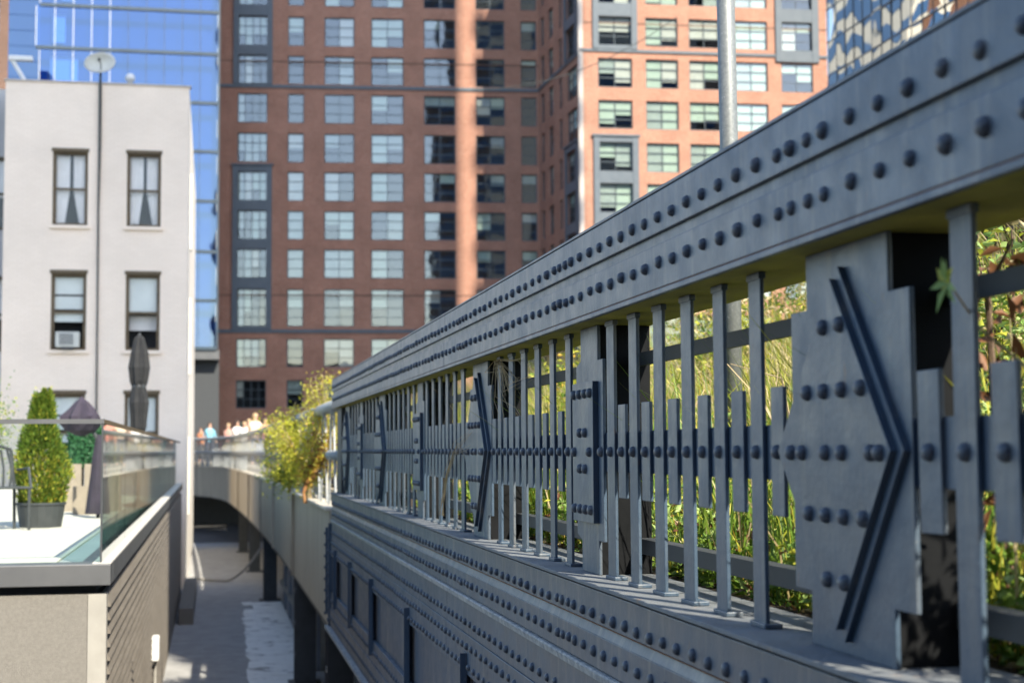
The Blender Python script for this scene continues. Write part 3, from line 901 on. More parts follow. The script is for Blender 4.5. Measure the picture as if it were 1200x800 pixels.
MB().box(-7, xl + 0.008, TY + 0.04, TY + 0.072, GT + 0.0003, GT + 0.034).build('top_rail', 'coping_metal', gg, GOo)
MB().box(xl - 0.022, xl + 0.008, TY + 0.0725, 39.9, GT + 0.0003, GT + 0.034).build('top_rail', 'frame_brown', gg, GOo)
MB().box(xl - 0.010, xl + 0.004, TY + 0.0444, TY + 0.0498, -0.8117, GT).build('edge_strip', 'dark_steel', gg, GOo)

# small white box on the siding
mb = MB().box(TX - 0.013, TX + 0.08, 20.4, 20.75, -2.68, -2.38)
mb2 = thing('wall_box', (TX, 20.6, -2.7), 'small white utility box on the siding of the terrace wall', 'utility box')
mb.build('cover', 'white_metal', mb2, (TX, 20.6, -2.7), bevel=0.02)
MB().tube([(TX + 0.03, 20.58, GZ), (TX + 0.03, 20.58, -2.679)], 0.02, 8).build('conduit', 'trim_light', mb2, (TX, 20.6, -2.7))

FLZ = -0.832
def cedar(x, y, h, rad, label):
    r = thing('cedar_shrub', (x, y, FLZ + 0.25), label, 'shrub')
    O = (x, y, FLZ + 0.25)
    n = 16000
    t = RNG.uniform(0, 1, n) ** 1.25
    a = RNG.uniform(0, 2 * np.pi, n)
    lob = 1 + 0.13 * np.sin(a * 3 + t * 7) + 0.10 * np.sin(a * 5 - t * 13) + RNG.normal(0, 0.06, n)
    prof = rad * np.minimum(1.0, (0.72 + 1.1 * t) * (t < 0.25) + (t >= 0.25) * 1.0) * (1 - np.maximum(0, t - 0.25) ** 1.3 * 1.32) * lob
    rr = prof * np.sqrt(RNG.uniform(0.45, 1, n))
    # two leaders at the top
    off = np.where(RNG.uniform(0, 1, n) > 0.45, 0.05, -0.06) * np.maximum(0, t - 0.6) * 2.4; t = np.where((off < 0), t * 0.955, t)
    P = np.stack([x + rr * np.cos(a) + off, y + rr * np.sin(a), O[2] + h * t * (1 + 0.03 * np.sin(a * 7))], 1)
    D = np.stack([np.cos(a) * 0.6, np.sin(a) * 0.6, np.full(n, 0.9)], 1) + RNG.normal(0, 0.25, (n, 3))
    mi = (RNG.uniform(0, 1, n) < np.where(t < 0.45, 0.28, 0.10)).astype(int) + ((t < 0.42) & (RNG.uniform(0, 1, n) < 0.16)).astype(int)
    leaves(P, D, rand_unit(n), RNG.uniform(0.03, 0.06, n), RNG.uniform(0.012, 0.02, n), ['leaf_cedar', 'leaf_yellow', 'leaf_gold'], np.minimum(mi, 2), 'foliage', r, O)
    MB().tube([(x, y, O[2] - 0.1), (x, y, O[2] + h * 0.8)], [0.03, 0.008], 6).build('trunk', 'bark', r, O)
    return r
cedar(-1.86, 17.9, 1.25, 0.29, 'conical green cedar shrub growing in the black planter on the terrace')
pl = thing('planter_pot', (-1.86, 17.9, FLZ), 'low black planter holding the cedar shrub on the terrace', 'planter')
PLO = (-1.86, 17.9, FLZ)
pm = MB(); pm.lathe(PLO, [(0.225, 0.0), (0.245, 0.12), (0.262, 0.245), (0.275, 0.25), (0.275, 0.275), (0.25, 0.275), (0.245, 0.24)], 20)
pm.build('pot', 'pot_black', pl, PLO)
MB().lathe((PLO[0], PLO[1], FLZ + 0.2), [(0.24, 0.0), (0.24, 0.045)], 20).build('soil', 'soil', pl, PLO)
# folded wrought chair beside it
ch = thing('terrace_chair', (-2.18, 17.3, FLZ), 'black metal chair at the left edge beside the cedar shrub', 'chair', rz=0.5)
def ctube(pts, rad, nm):
    MB().tube(pts, rad, 6).build(nm, 'pot_black', ch)
for sx in (-0.2, 0.2):
    ctube([(sx, -0.2, 0), (sx, -0.2, 0.44)], 0.018, 'leg')
    ctube([(sx, 0.2, 0), (sx, 0.22, 0.45), (sx * 0.9, 0.28, 0.86)], 0.018, 'leg')
    ctube([(sx * 1.1, 0.2, 0.64), (sx * 1.25, -0.05, 0.66), (sx * 1.1, -0.2, 0.44)], 0.016, 'arm_rest')
MB().box(-0.22, 0.22, -0.22, 0.22, 0.44, 0.465).build('seat', 'pot_black', ch, bevel=0.01)
bk = MB()
for i in range(5):
    xx = -0.15 + 0.075 * i
    bk.tube([(xx, 0.22, 0.46), (xx * 1.2, 0.25, 0.66), (xx * 0.9, 0.28, 0.86)], 0.014, 6)
bk.tube([(-0.18, 0.28, 0.86), (0, 0.29, 0.92), (0.18, 0.28, 0.86)], 0.02, 6)
bk.build('backrest', 'pot_black', ch)
tb = thing('side_table', (-2.42, 16.7, FLZ), 'small round white table at the far left edge of the terrace', 'table')
TBO = (-2.42, 16.7, FLZ)
MB().lathe((TBO[0], TBO[1], FLZ + 0.40), [(0.20, 0), (0.205, 0.01), (0.205, 0.025), (0.20, 0.03)], 20).build('table_top', 'white_metal', tb, TBO)
for aa in range(3):
    ca, sa = math.cos(aa * 2.09 + .4), math.sin(aa * 2.09 + .4)
    MB().tube([(TBO[0] + 0.18 * ca, TBO[1] + 0.18 * sa, FLZ), (TBO[0] + 0.1 * ca, TBO[1] + 0.1 * sa, FLZ + 0.40)], 0.012, 6).build('leg', 'straw_stem', tb, TBO)

# planter boxes and hedge at the back of the terrace
def planter_box(x0, x1, y0, y1, z1, label):
    O = ((x0 + x1) / 2, (y0 + y1) / 2, FLZ)
    r = thing('planter_box', O, label, 'planter', 'beige planter boxes')
    t = 0.03
    MB().box(x0, x1, y0, y0 + t, FLZ, z1).build('front_panel', 'concrete_warm', r, O, bevel=0.006)
    MB().box(x0, x0 + t, y0 + t, y1 - t, FLZ, z1).box(x1 - t, x1, y0 + t, y1 - t, FLZ, z1).build('side_panel', 'concrete_warm', r, O)
    MB().box(x0, x1, y1 - t, y1, FLZ, z1).build('back_panel', 'concrete_warm', r, O)
    MB().box(x0 + t + .001, x1 - t - .001, y0 + t + .001, y1 - t - .001, FLZ, z1 - 0.05).build('soil', 'soil', r, O)
planter_box(-2.02, -1.78, 22.3, 22.7, -0.17, 'narrow beige planter box behind the cedar shrub')
planter_box(-1.74, -1.25, 22.3, 22.7, -0.17, 'tall beige planter box under the clipped dark hedge')
planter_box(-1.80, -1.42, 21.2, 21.6, -0.46, 'low beige planter box in front of the taller boxes')
hd = thing('clipped_hedge', (-1.5, 22.5, -0.22), 'dark green clipped hedge in the beige planter boxes', 'hedge')
n = 5000
P = np.stack([RNG.uniform(-1.98, -1.22, n), RNG.uniform(22.36, 22.64, n), RNG.uniform(-0.22, 0.36, n)], 1)
leaves(P, rand_unit(n), rand_unit(n), RNG.uniform(0.03, 0.06, n), RNG.uniform(0.025, 0.04, n), ['leaf_hedge'], np.zeros(n, int), 'foliage', hd, (-1.5, 22.5, -0.22))
MB().box(-1.95, -1.25, 22.40, 22.60, -0.22, 0.32).build('inner_mass', 'leaf_hedge', hd, (-1.5, 22.5, -0.22))
# loose young tree at the left frame edge
lt = thing('young_tree', (-2.75, 19.5, FLZ), 'thin young tree with sparse yellow-green leaves at the left edge', 'tree')
LO = (-2.75, 19.5, FLZ)
MB().tube([(-2.75, 19.5, FLZ), (-2.7, 19.5, 0.0), (-2.68, 19.5, 0.7)], [0.03, 0.02, 0.006], 6).build('trunk', 'bark', lt, LO)
n = 900
c = np.array([-2.62, 19.5, 0.25]) + RNG.normal(0, 1, (n, 3)) * np.array([0.16, 0.2, 0.28])
leaves(c, rand_unit(n), rand_unit(n), RNG.uniform(0.03, 0.06, n), RNG.uniform(0.02, 0.03, n), ['leaf_yellow', 'leaf_green'], RNG.integers(0, 2, n), 'crown', lt, LO)

# furled umbrellas
def furled(x, y, zb, zt, rad, mat, name, label, seed, zc=None, sx=1.0):
    rs = random.Random(seed)
    O = (x, y, FLZ)
    r = thing(name, O, label, 'umbrella')
    H = zt - FLZ
    MB().tube([(x, y, FLZ + 0.0), (x, y, zt + 0.03)], 0.022, 8).build('pole', 'dark_steel', r, O)
    MB().lathe((x, y, FLZ), [(0.22, 0), (0.22, 0.05), (0.05, 0.07), (0.035, 0.12)], 16).build('base', 'dark_steel', r, O)
    prof = []
    L = zt - zb
    shape = [(0.0, 0.55), (0.04, 0.72), (0.14, 0.78), (0.30, 0.95), (0.40, 0.78), (0.46, 0.62), (0.52, 0.80), (0.66, 1.0), (0.80, 0.86), (0.90, 0.62), (0.97, 0.45), (1.0, 0.12)]
    for t, w in shape: prof.append((rad * w, zb + L * t - O[2]))
    m = MB()
    ph = [rs.uniform(-0.22, 0.22) for _ in range(16)]
    m.lathe(O, prof, 16, wob=lambda i, k: ph[k] * (0.4 + 0.6 * math.sin(i * 1.3 + k)) + (0.16 if k % 2 else -0.16), sx=sx)
    m.build('canopy', mat, r, O, smooth=False)
    MB().lathe((x, y, zb + L * 0.445), [(rad * 0.66, 0), (rad * 0.70, 0.03), (rad * 0.66, 0.06)], 12).build('tie', 'dark_steel', r, O)
    return r
furled(-1.085, 24.0, 0.30, 1.77, 0.15, 'umbrella_black', 'furled_umbrella', 'tall furled black umbrella in front of the white building', 3)
# plum coloured drooping cover
pu = thing('parasol_cover', (-1.26, 20.2, FLZ), 'plum coloured drooping parasol with its cover trailing beside the glass corner', 'umbrella')
PU = (-1.26, 20.2, FLZ)
m = MB(); m.lathe((-1.62, 20.2, 0.30), [(0.05, -0.10), (0.19, -0.03), (0.245, 0.06), (0.235, 0.15), (0.16, 0.24), (0.09, 0.32), (0.035, 0.37), (0.01, 0.40)], 16,
                  wob=lambda i, k: 0.12 * math.sin(k * 2.7 + i) + (0.06 if k % 2 else -0.06))
m.build('canopy', 'umbrella_plum', pu, PU)
m = MB(); m.lathe((-1.40, 20.2, FLZ + 0.05), [(0.15, 0), (0.135, 0.2), (0.11, 0.45), (0.085, 0.7), (0.05, 0.92), (0.02, 1.0)], 14,
                  wob=lambda i, k: 0.10 * math.sin(k * 3.1 + i * 0.7) + (0.07 if k % 2 else -0.07))
m.build('cover_skirt', 'umbrella_plum', pu, PU)
MB().tube([(-1.40, 20.2, FLZ), (-1.42, 20.2, 0.15), (-1.58, 20.2, 0.5)], 0.025, 8).build('pole', 'dark_steel', pu, PU)

# ------------------------------------------------------------------ white building
WY = 41.5
wb = thing('white_building', (-3, WY, GZ), 'white painted brick building with brown sash windows behind the terrace', 'building')
WO = (-3, WY, GZ)

def holed_wall(mb, s0, s1, z0, z1, holes, depth, y=0.0, mi=0):
    """front wall in the x-z plane at given y with real openings; reveals go back by depth"""
    xs = sorted({s0, s1, *[h[0] for h in holes], *[h[1] for h in holes]})
    zs = sorted({z0, z1, *[h[2] for h in holes], *[h[3] for h in holes]})
    for i in range(len(xs) - 1):
        for j in range(len(zs) - 1):
            cx, cz = (xs[i] + xs[i + 1]) / 2, (zs[j] + zs[j + 1]) / 2
            if any(h[0] < cx < h[1] and h[2] < cz < h[3] for h in holes):
                continue
            mb.add([(xs[i], y, zs[j]), (xs[i + 1], y, zs[j]), (xs[i + 1], y, zs[j + 1]), (xs[i], y, zs[j + 1])], [(0, 1, 2, 3)], mi)
    for a, b, c, d in holes:
        e = y + depth
        mb.add([(a, y, c), (b, y, c), (b, y, d), (a, y, d), (a, e, c), (b, e, c), (b, e, d), (a, e, d)],
               [(0, 4, 5, 1), (1, 5, 6, 2), (2, 6, 7, 3), (3, 7, 4, 0)], mi)
    return mb

cols = [(-4.14, -3.245), (-2.245, -1.365)]
rows = [(5.93, 7.91), (2.65, 4.69), (-0.5, 1.54)]
holes = [(a, b, c, d) for a, b in cols for c, d in rows]
wl = MB(); holed_wall(wl, -5.36, -0.645, GZ, 9.72, holes, 0.16, WY)
wl.build('front_wall', 'brick_white', wb, WO)
MB().box(-0.70, -0.6452, WY + 0.002, 59.0, GZ, 9.72).build('side_wall', 'brick_white_side', wb, WO)
MB().box(-5.35, -0.7005, WY + 0.6, 58.9, GZ, 9.6).build('interior', 'room_dark', wb, WO)
MB().box(-5.40, -0.60, WY - 0.04, WY + 0.30, 9.7205, 9.755).build('parapet_cap', 'sill_stone', wb, WO)
for zz in (7.0, 3.4, -0.6):       # pilaster and downpipe ghosts on the side wall
    MB().box(-0.6448, -0.60, 45.0, 45.5, zz - 1.2, zz + 1.0).build('vent_box', 'dish_metal', wb, WO)
def sash(c0, c1, z0, z1, kind):
    y = WY + 0.08
    f = MB(); t = 0.085
    f.box(c0 + .001, c0 + t, y, y + 0.06, z0 + .001, z1 - .001).box(c1 - t, c1 - .001, y, y + 0.06, z0 + .001, z1 - .001)
    f.box(c0 + t, c1 - t, y + .001, y + 0.06, z1 - t * 1.3, z1 - .001).box(c0 + t, c1 - t, y + .001, y + 0.06, z0 + .001, z0 + t * 0.8)
    zm = (z0 + z1) / 2 - 0.02
    f.box(c0 + t, c1 - t, y + .002, y + 0.055, zm - 0.03, zm + 0.03)
    f.box(c0 - 0.03, c1 + 0.03, WY - 0.03, WY - 0.001, z1 - 0.03, z1 + 0.06)
    w = f.build('window', 'frame_brown', wb, WO)
    MB().box(c0 - 0.06, c1 + 0.06, WY - 0.07, WY + 0.05, z0 - 0.09, z0 - 0.001).build('sill', 'brick_white', w, WO)
    for (a, b) in ((z0 + t * 0.8, zm - 0.03), (zm + 0.03, z1 - t * 1.3)):
        MB().box(c0 + t, c1 - t, y + 0.025, y + 0.031, a, b).build('pane', 'sash_glass', w, WO)
    if kind == 'curtain':
        for q, (a, b) in enumerate(((c0 + t, (c0 + c1) / 2 - 0.02), ((c0 + c1) / 2 + 0.06, c1 - t))):
            cm = MB(); nn = 16; vs = []
            for k in range(nn + 1):
                x = a + (b - a) * k / nn
                yy = y + 0.13 + 0.03 * math.sin(k * 1.9 + q)
                vs += [(x + (0.16 * (1 - k / nn) if q else -0.12 * (k / nn)), yy, z0 + 0.08), (x, yy, zm), (x, yy, z1 - 0.1)]
            cm.add(vs, [(k * 3 + j, k * 3 + 3 + j, k * 3 + 4 + j, k * 3 + 1 + j) for k in range(nn) for j in (0, 1)])
            cm.build('curtain', 'curtain', w, WO, smooth=True)
    elif kind == 'blind':
        for a, b in ((z0 + 0.75, zm + 0.02), (zm + 0.08, zm + 0.42), (zm + 0.47, z1 - 0.12)):
            MB().box(c0 + t, c1 - t, y + 0.08, y + 0.09, a, b).build('blind', 'blind_pale', w, WO)
    elif kind == 'half':
        MB().box(c0 + t, c1 - t, y + 0.08, y + 0.09, zm - 0.02, z1 - 0.12).build('blind', 'blind_pale', w, WO)
        MB().box(c0 + t, c1 - t, y + 0.28, y + 0.29, zm - 0.45, zm - 0.06).build('inner_rail', 'curtain', w, WO)
    return w
for i, (a, b) in enumerate(cols):
    for j, (c, d) in enumerate(rows):
        sash(a, b, c, d, [['curtain', 'blind', 'blind'], ['curtain', 'half', 'half']][i][j])
ac = thing('air_conditioner', (-3.68, WY, 2.66), 'beige window air conditioner in the lower left sash window', 'air conditioner')
AO = (-3.68, WY, 2.66)
MB().box(-4.0, -3.40, WY - 0.16, WY + 0.105, 2.72, 3.12).build('case', 'dish_metal', ac, AO, bevel=0.015)
MB().box(-3.90, -3.55, WY - 0.172, WY - 0.161, 2.78, 3.07).build('grille', 'coping_metal', ac, AO)
for i in range(7):
    MB().box(-3.90, -3.55, WY - 0.182, WY - 0.1725, 2.79 + i * 0.041, 2.805 + i * 0.041).build('louvre', 'dish_metal', ac, AO)
MB().box(-3.85, -3.55, WY - 0.14, WY - 0.0, 2.655, 2.719).build('bracket', 'dark_steel', ac, AO)
# left shaded wing
wg = thing('grey_wing', (-7, WY + 1.2, GZ), 'grey shaded wing set back left of the white building', 'building')
WGO = (-7, WY + 1.2, GZ)
gh = [(-6.2, -5.43, c, d) for c, d in rows]
gw = MB(); holed_wall(gw, -12, -5.361, GZ, 9.75, gh, 0.16, WY + 1.2)
gw.build('front_wall', 'brick_grey', wg, WGO)
MB().box(-12, -5.362, WY + 1.9, 58, GZ, 9.6).build('interior', 'room_dark', wg, WGO)
for a, b, c, d in gh:
    f = MB(); y = WY + 1.28; t = 0.085
    f.box(a + .001, a + t, y, y + .06, c + .001, d - .001).box(b - t, b - .001, y, y + .06, c + .001, d - .001).box(a + t, b - t, y + .001, y + .06, d - t, d - .001).box(a + t, b - t, y + .001, y + .06, c + .001, c + t).box(a + t, b - t, y + .002, y + .05, (c + d) / 2 - .03, (c + d) / 2 + .03)
    w = f.build('window', 'frame_brown', wg, WGO)
    MB().box(a + t, b - t, y + .025, y + .031, c + t, d - t).build('pane', 'sash_glass', w, WGO)
    MB().box(a + t, b - t, y + .1, y + .11, c + .9, d - t).build('blind', 'curtain', w, WGO)
# rooftop bits
sd = thing('satellite_dish', (-2.96, WY + 0.1, 9.77), 'cream satellite dish on the roof edge of the white building', 'satellite dish')
SO = (-2.96, WY + 0.1, 9.77)
MB().tube([(-2.96, WY + 0.1, 9.77), (-2.96, WY + 0.1, 10.1), (-2.93, WY - 0.0, 10.2)], 0.03, 8).build('mast', 'cable_black', sd, SO)
dm = MB(); vs, fs = [], []
for i in range(6):
    for k in range(20):
        rr = i / 5; an = 2 * math.pi * k / 20
        vs.append((-2.97 + 0.40 * rr * math.cos(an), WY - 0.06 - 0.10 * rr * rr, 10.26 + 0.27 * rr * math.sin(an) + 0.04 * rr * math.cos(an)))
for i in range(5):
    for k in range(20):
        fs.append((i * 20 + k, (i + 1) * 20 + k, (i + 1) * 20 + (k + 1) % 20, i * 20 + (k + 1) % 20))
dm.add(vs, fs)
do = dm.build('dish', 'dish_metal', sd, SO, smooth=True)
so_ = do.modifiers.new('solid', 'SOLIDIFY'); so_.thickness = 0.015
MB().tube([(-2.96, WY - 0.02, 10.05), (-2.92, WY - 0.30, 10.12), (-2.96, WY - 0.42, 10.26)], 0.012, 6).build('feed_arm', 'cable_black', sd, SO)
MB().box(-3.0, -2.93, WY - 0.47, WY - 0.40, 10.23, 10.30).build('feed_horn', 'cable_black', sd, SO)
vt = thing('roof_vent', (-2.2, WY + 0.15, 9.77), 'small white domed vent on the white building roof edge', 'vent')
MB().lathe((-2.2, WY + 0.15, 9.77), [(0.08, 0), (0.08, 0.10), (0.125, 0.11), (0.125, 0.20), (0.09, 0.27), (0.02, 0.30)], 14).build('cowl', 'white_metal', vt, (-2.2, WY + 0.15, 9.77), smooth=True)
dp = MB(); dp.tube([(-2.955, WY - 0.03, 10.0), (-2.955, WY - 0.05, 9.7), (-2.95, WY - 0.05, 8), (-2.965, WY - 0.05, 6.4), (-2.955, WY - 0.05, 4), (-2.95, WY - 0.05, 1), (-2.95, WY - 0.05, -2)], [0.035, 0.042, 0.04, 0.026, 0.024, 0.024, 0.024], 6)
single(dp, 'downlead', 'cable_black', (-2.95, WY - 0.05, -2), 'dark cable conduit running down the white facade between the windows', 'conduit', smooth=True)
aw = thing('roof_davit', (-5.0, WY + 0.3, 9.75), 'white angled roof davit arm above the white building parapet', 'davit')
MB().tube([(-4.86, WY + 0.3, 9.70), (-5.28, WY + 0.3, 10.40)], 0.055, 8).build('strut', 'white_metal', aw, (-5.0, WY + 0.3, 9.75))
MB().box(-5.33, -4.72, WY + 0.2, WY + 0.4, 10.32, 10.45).build('arm', 'white_metal', aw, (-5.0, WY + 0.3, 9.75), bevel=0.02)

# ------------------------------------------------------------------ brick apartment building
BGZ = GZ
def window_meshes(w, h, nc, nr, tall=False):
    t, mt = 0.075, 0.05
    f = MB()
    f.box(0, t, 0, 0.09, 0, h).box(w - t, w, 0, 0.09, 0, h).box(t, w - t, .001, 0.09, 0, t).box(t, w - t, .001, 0.09, h - t, h)
    for i in range(1, nc):
        x = w * i / nc; f.box(x - mt / 2, x + mt / 2, 0.004, 0.08, t, h - t)
    for j in range(1, nr):
        z = h * j / nr; f.box(t, w - t, 0.008, 0.075, z - mt / 2, z + mt / 2)
    fm = f.mesh('window', 'frame_teal')
    pm = []
    for i in range(nc):
        xa = t if i == 0 else w * i / nc + mt / 2; xb = w - t if i == nc - 1 else w * (i + 1) / nc - mt / 2
        pm.append((MB().box(xa, xb, 0.035, 0.043, t, h - t).mesh('pane', 'window_glass'), xa, xb))
    sl = MB().box(-0.06, w + 0.06, -0.07, 0.0, -0.11, -0.002).mesh('sill', 'sill_stone')
    return fm, pm, sl
WCACHE = {}
def brick_window(root, x, z, w, h, nc, nr, y, blind=None, tilt=True, rs=random, sill=True, rot=None):
    key = (round(w, 2), round(h, 2), nc, nr)
    if key not in WCACHE: WCACHE[key] = window_meshes(w, h, nc, nr)
    fm, pm, sl = WCACHE[key]
    o = link('window', fm, root, (x, y, z))
    if rot is not None: o.rotation_euler = (0, 0, rot)
    for me, xa, xb in pm:
        p = link('pane', me, o, (0, 0, 0))
        p.rotation_euler = (rs.uniform(-0.006, 0.006), 0, rs.uniform(-0.006, 0.006))
    if sill: link('sill', sl, o)
    for me, xa, xb in pm:
        u = rs.random()
        if blind is None: dropf = rs.choice([0, 0, 0.35, 0.5, 0.7, 1.0, 1.0]) if u < 0.75 else 0
        else: dropf = rs.choice(blind)
        if dropf > 0:
            zz = h * (1 - dropf)
            MB().box(xa + .005, xb - .005, 0.10, 0.115, max(0.08, zz), h - 0.08).build('blind', rs.choice(['blind_grey', 'blind_green', 'blind_green', 'blind_cream']), o)
    return o

bk = thing('brick_apartment_block', (12.53, 119.52, GZ), 'tall red brick apartment block with grid windows and metal bays, one wing sunlit', 'building')
BKO = Vector((12.53, 119.52, GZ))
def wing(a):                      # a frame inside the block
    e = bpy.data.objects.new('wing', None)
    return e
aL = R(-5.5)
def LW(s, y, z):                  # left-wing frame -> block frame (block's Empty is unrotated)
    return (s * math.cos(aL) - y * math.sin(aL), s * math.sin(aL) + y * math.cos(aL), z)
ZB = -GZ
Lrows = [(35.0, 37.1), (31.77, 34.1), (28.72, 30.98), (25.62, 27.94), (22.5, 24.81), (19.46, 21.76), (16.42, 18.68), (13.4, 15.65), (9.62, 12.53), (6.45, 8.65), (3.26, 5.45), (0.1, 2.3)]
Lcols = [(-10.75, -8.44, 4), (-6.86, -5.6, 1), (-4.01, -1.67, 2), (-0.34, 2.21, 2), (3.82, 6.32, 2), (7.95, 10.25, 2), (11.55, 12.85 - 0.05, 1)]
lw = MB()
holed_wall(lw, -12.28, 12.99, 0, 46 + ZB, [(a, b, c + ZB, d + ZB) for a, b, _ in Lcols for c, d in Lrows], 0.25)
lw_o = lw.build('left_wall', 'brick_red', bk); lw_o.rotation_euler = (0, 0, aL)
MB().box(-12.27, 12.9, 1.6, 24, 0, 45 + ZB).build('left_interior', 'room_dark', bk).rotation_euler = (0, 0, aL)
MB().box(-12.275, -12.05, 0.004, 1.599, 0, 45.9 + ZB).build('return_wall', 'brick_red_side', bk).rotation_euler = (0, 0, aL)
rs = random.Random(11)
LB = {0: [0, 1, 1, 0.6], 1: [0, 0.5, 1], 2: [0, 0.45, 1, 1], 3: [0, 0.5, 0.6, 1, 1], 4: [0, 0, 0.35], 5: [0, 0, 0.4, 0.6], 6: [0.35, 0.6, 0, 0.2]}
lroot = bk
for ci, (a, b, nc) in enumerate(Lcols):
    for ri, (c, d) in enumerate(Lrows):
        nr = 4 if d - c > 2.6 else 3
        p = LW(a, 0.13, c + ZB)
        brick_window(bk, p[0], p[2], b - a, d - c, nc, nr, p[1], LB[ci], rs=rs, rot=aL)
for z0, z1 in ((28.38, 28.62), (9.12, 9.38), (0.0 - 0.3, -0.05)):
    m = MB().box(-12.29, 12.99, -0.10, -0.002, z0 + ZB, z1 + ZB); m.build('belt_course', 'bay_metal', bk).rotation_euler = (0, 0, aL)
for z0 in (30.45, 12.0):
    m = MB().box(-12.285, 12.985, -0.015, -0.0015, z0 + ZB, z0 + 0.10 + ZB); m.build('movement_joint', 'brick_brown', bk).rotation_euler = (0, 0, aL)
def bay(frame_rot, s0, s1, rws, ztop, zbot, nm='metal_bay'):
    m = MB()
    wl_, wr_ = s0[1], s1[0]
    m.box(s0[0], s0[1], -0.16, -0.003, zbot, ztop).box(s1[0], s1[1], -0.16, -0.003, zbot, ztop)
    zs = [zbot] + [v for c, d in sorted(rws) for v in (c, d)] + [ztop]
    for i in range(0, len(zs), 2):
        if zs[i + 1] - zs[i] > 0.02:
            m.box(wl_, wr_, -0.13, -0.004, zs[i] + 0.001, zs[i + 1] - 0.001)
    m.box(s0[0] - 0.12, s1[1] + 0.12, -0.24, -0.002, ztop + 0.001, ztop + 0.14)
    o = m.build(nm, 'bay_metal', bk)
    return o
bay(0, (-11.1, -10.7), (-8.49, -8.06), [(r0 + ZB, r1 + ZB) for r0, r1 in Lrows[0:3]], 38.2 + ZB, 28.63 + ZB).rotation_euler = (0, 0, aL)
bay(0, (-11.1, -10.7), (-8.49, -8.06), [(r0 + ZB, r1 + ZB) for r0, r1 in Lrows[5:9]], 22.2 + ZB, 9.39 + ZB).rotation_euler = (0, 0, aL)

# right wing, standing forward
aR = R(-2.9)
RP = Vector((31.69 - 12.53, 106.02 - 119.52, 0))
def RW(s, y, z):
    return (RP.x + s * math.cos(aR) - y * math.sin(aR), RP.y + s * math.sin(aR) + y * math.cos(aR), z)
Rrows = [(35.3, 37.4), (32.27, 34.4), (29.16, 31.28), (26.07, 28.21), (23.05, 25.13), (19.92, 22.05), (16.93, 19.05), (13.9, 16.0), (10.8, 12.9), (7.2, 9.6), (3.9, 6.2)]
Rcols = [(-4.44, -1.91, 2), (-0.9, 1.52, 2), (2.35, 4.66, 2), (5.82, 8.28, 2), (9.32, 11.74, 2)]
rw = MB(); holed_wall(rw, -5.78, 12.85, 0, 46 + ZB, [(a, b, c + ZB, d + ZB) for a, b, _ in Rcols for c, d in Rrows], 0.25)
rwo = rw.build('right_wall', 'brick_red', bk); rwo.location = RP; rwo.rotation_euler = (0, 0, aR)
def rplace(o): o.location = RP; o.rotation_euler = (0, 0, aR); return o
rplace(MB().box(-5.3, 12.8, 1.6, 40, 0, 45 + ZB).build('right_interior', 'room_dark', bk))
rplace(MB().box(12.6, 12.845, 0.004, 40.2, 0, 45.9 + ZB).build('end_wall', 'brick_red_side', bk))
rplace(MB().box(-5.90, -5.55, -0.05, -0.004, 0, 46 + ZB).build('corner_trim', 'sill_stone', bk))
RB = {0: [0, 0.5, 0.8, 1], 1: [0.9, 1, 1, 0.75], 2: [0.6, 0.7, 1], 3: [1, 1, 1, 0.8], 4: [0.35, 1, 0.6]}
for ci, (a, b, nc) in enumerate(Rcols):
    for ri, (c, d) in enumerate(Rrows):
        p = RW(a, 0.13, c + ZB)
        brick_window(bk, p[0], p[2], b - a, d - c, nc, 3, p[1], RB[ci], rs=rs, rot=aR)
rplace(MB().box(-5.79, 12.85, -0.10, -0.002, 28.66 + ZB, 28.85 + ZB).build('belt_course', 'bay_metal', bk))
rplace(MB().box(-5.785, 12.845, -0.015, -0.0015, 30.75 + ZB, 30.85 + ZB).build('movement_joint', 'brick_brown', bk))
rplace(bay(0, (-4.82, -4.39), (-1.96, -1.52), [(r0 + ZB, r1 + ZB) for r0, r1 in Rrows[0:3]], 38.2 + ZB, 28.86 + ZB))
rplace(bay(0, (-4.82, -4.39), (-1.96, -1.52), [(r0 + ZB, r1 + ZB) for r0, r1 in Rrows[5:9]], 22.45 + ZB, 10.2 + ZB))
rplace(bay(0, (8.9, 9.37), (11.69, 12.2), [(r0 + ZB, r1 + ZB) for r0, r1 in Rrows[0:3]], 38.2 + ZB, 28.3 + ZB))
# side wall between the wings (faces -x); local frame: x along +Y of the scene
A_ = Vector((25.92 - 12.53, 106.31 - 119.52, 0)); B_ = Vector((25.45 - 12.53, 118.28 - 119.52, 0))
dd = (B_ - A_); sl_ = dd.length; an = math.atan2(-dd.y, -dd.x)     # x runs from the back corner to the front corner
Scols = [(0.7, 1.75, 1), (3.05, 4.45, 1), (6.1, 7.0, 1), (8.4, 11.2, 2)]
sw = MB(); holed_wall(sw, 0.0, sl_, 0, 46 + ZB, [(a, b, c + ZB, d + ZB) for a, b, _ in Scols for c, d in Lrows], 0.25)
swo = sw.build('court_wall', 'brick_red', bk); swo.location = B_; swo.rotation_euler = (0, 0, an)
def splace(o): o.location = B_; o.rotation_euler = (0, 0, an); return o
splace(MB().box(0.3, sl_ - 0.1, 0.9, 1.5, 0, 45 + ZB).build('court_interior', 'room_dark', bk))
splace(MB().box(0.2, sl_ - 0.06, -0.10, -0.002, 28.45 + ZB, 28.68 + ZB).build('belt_course', 'bay_metal', bk))
for a, b, nc in Scols:
    for c, d in Lrows:
        v = Matrix.Rotation(an, 3, 'Z') @ Vector((a, 0.13, 0)) + B_
        brick_window(bk, v.x, c + ZB, b - a, d - c, nc, 3, v.y, [0, 0, 0.4, 0.6], rs=rs, rot=an)
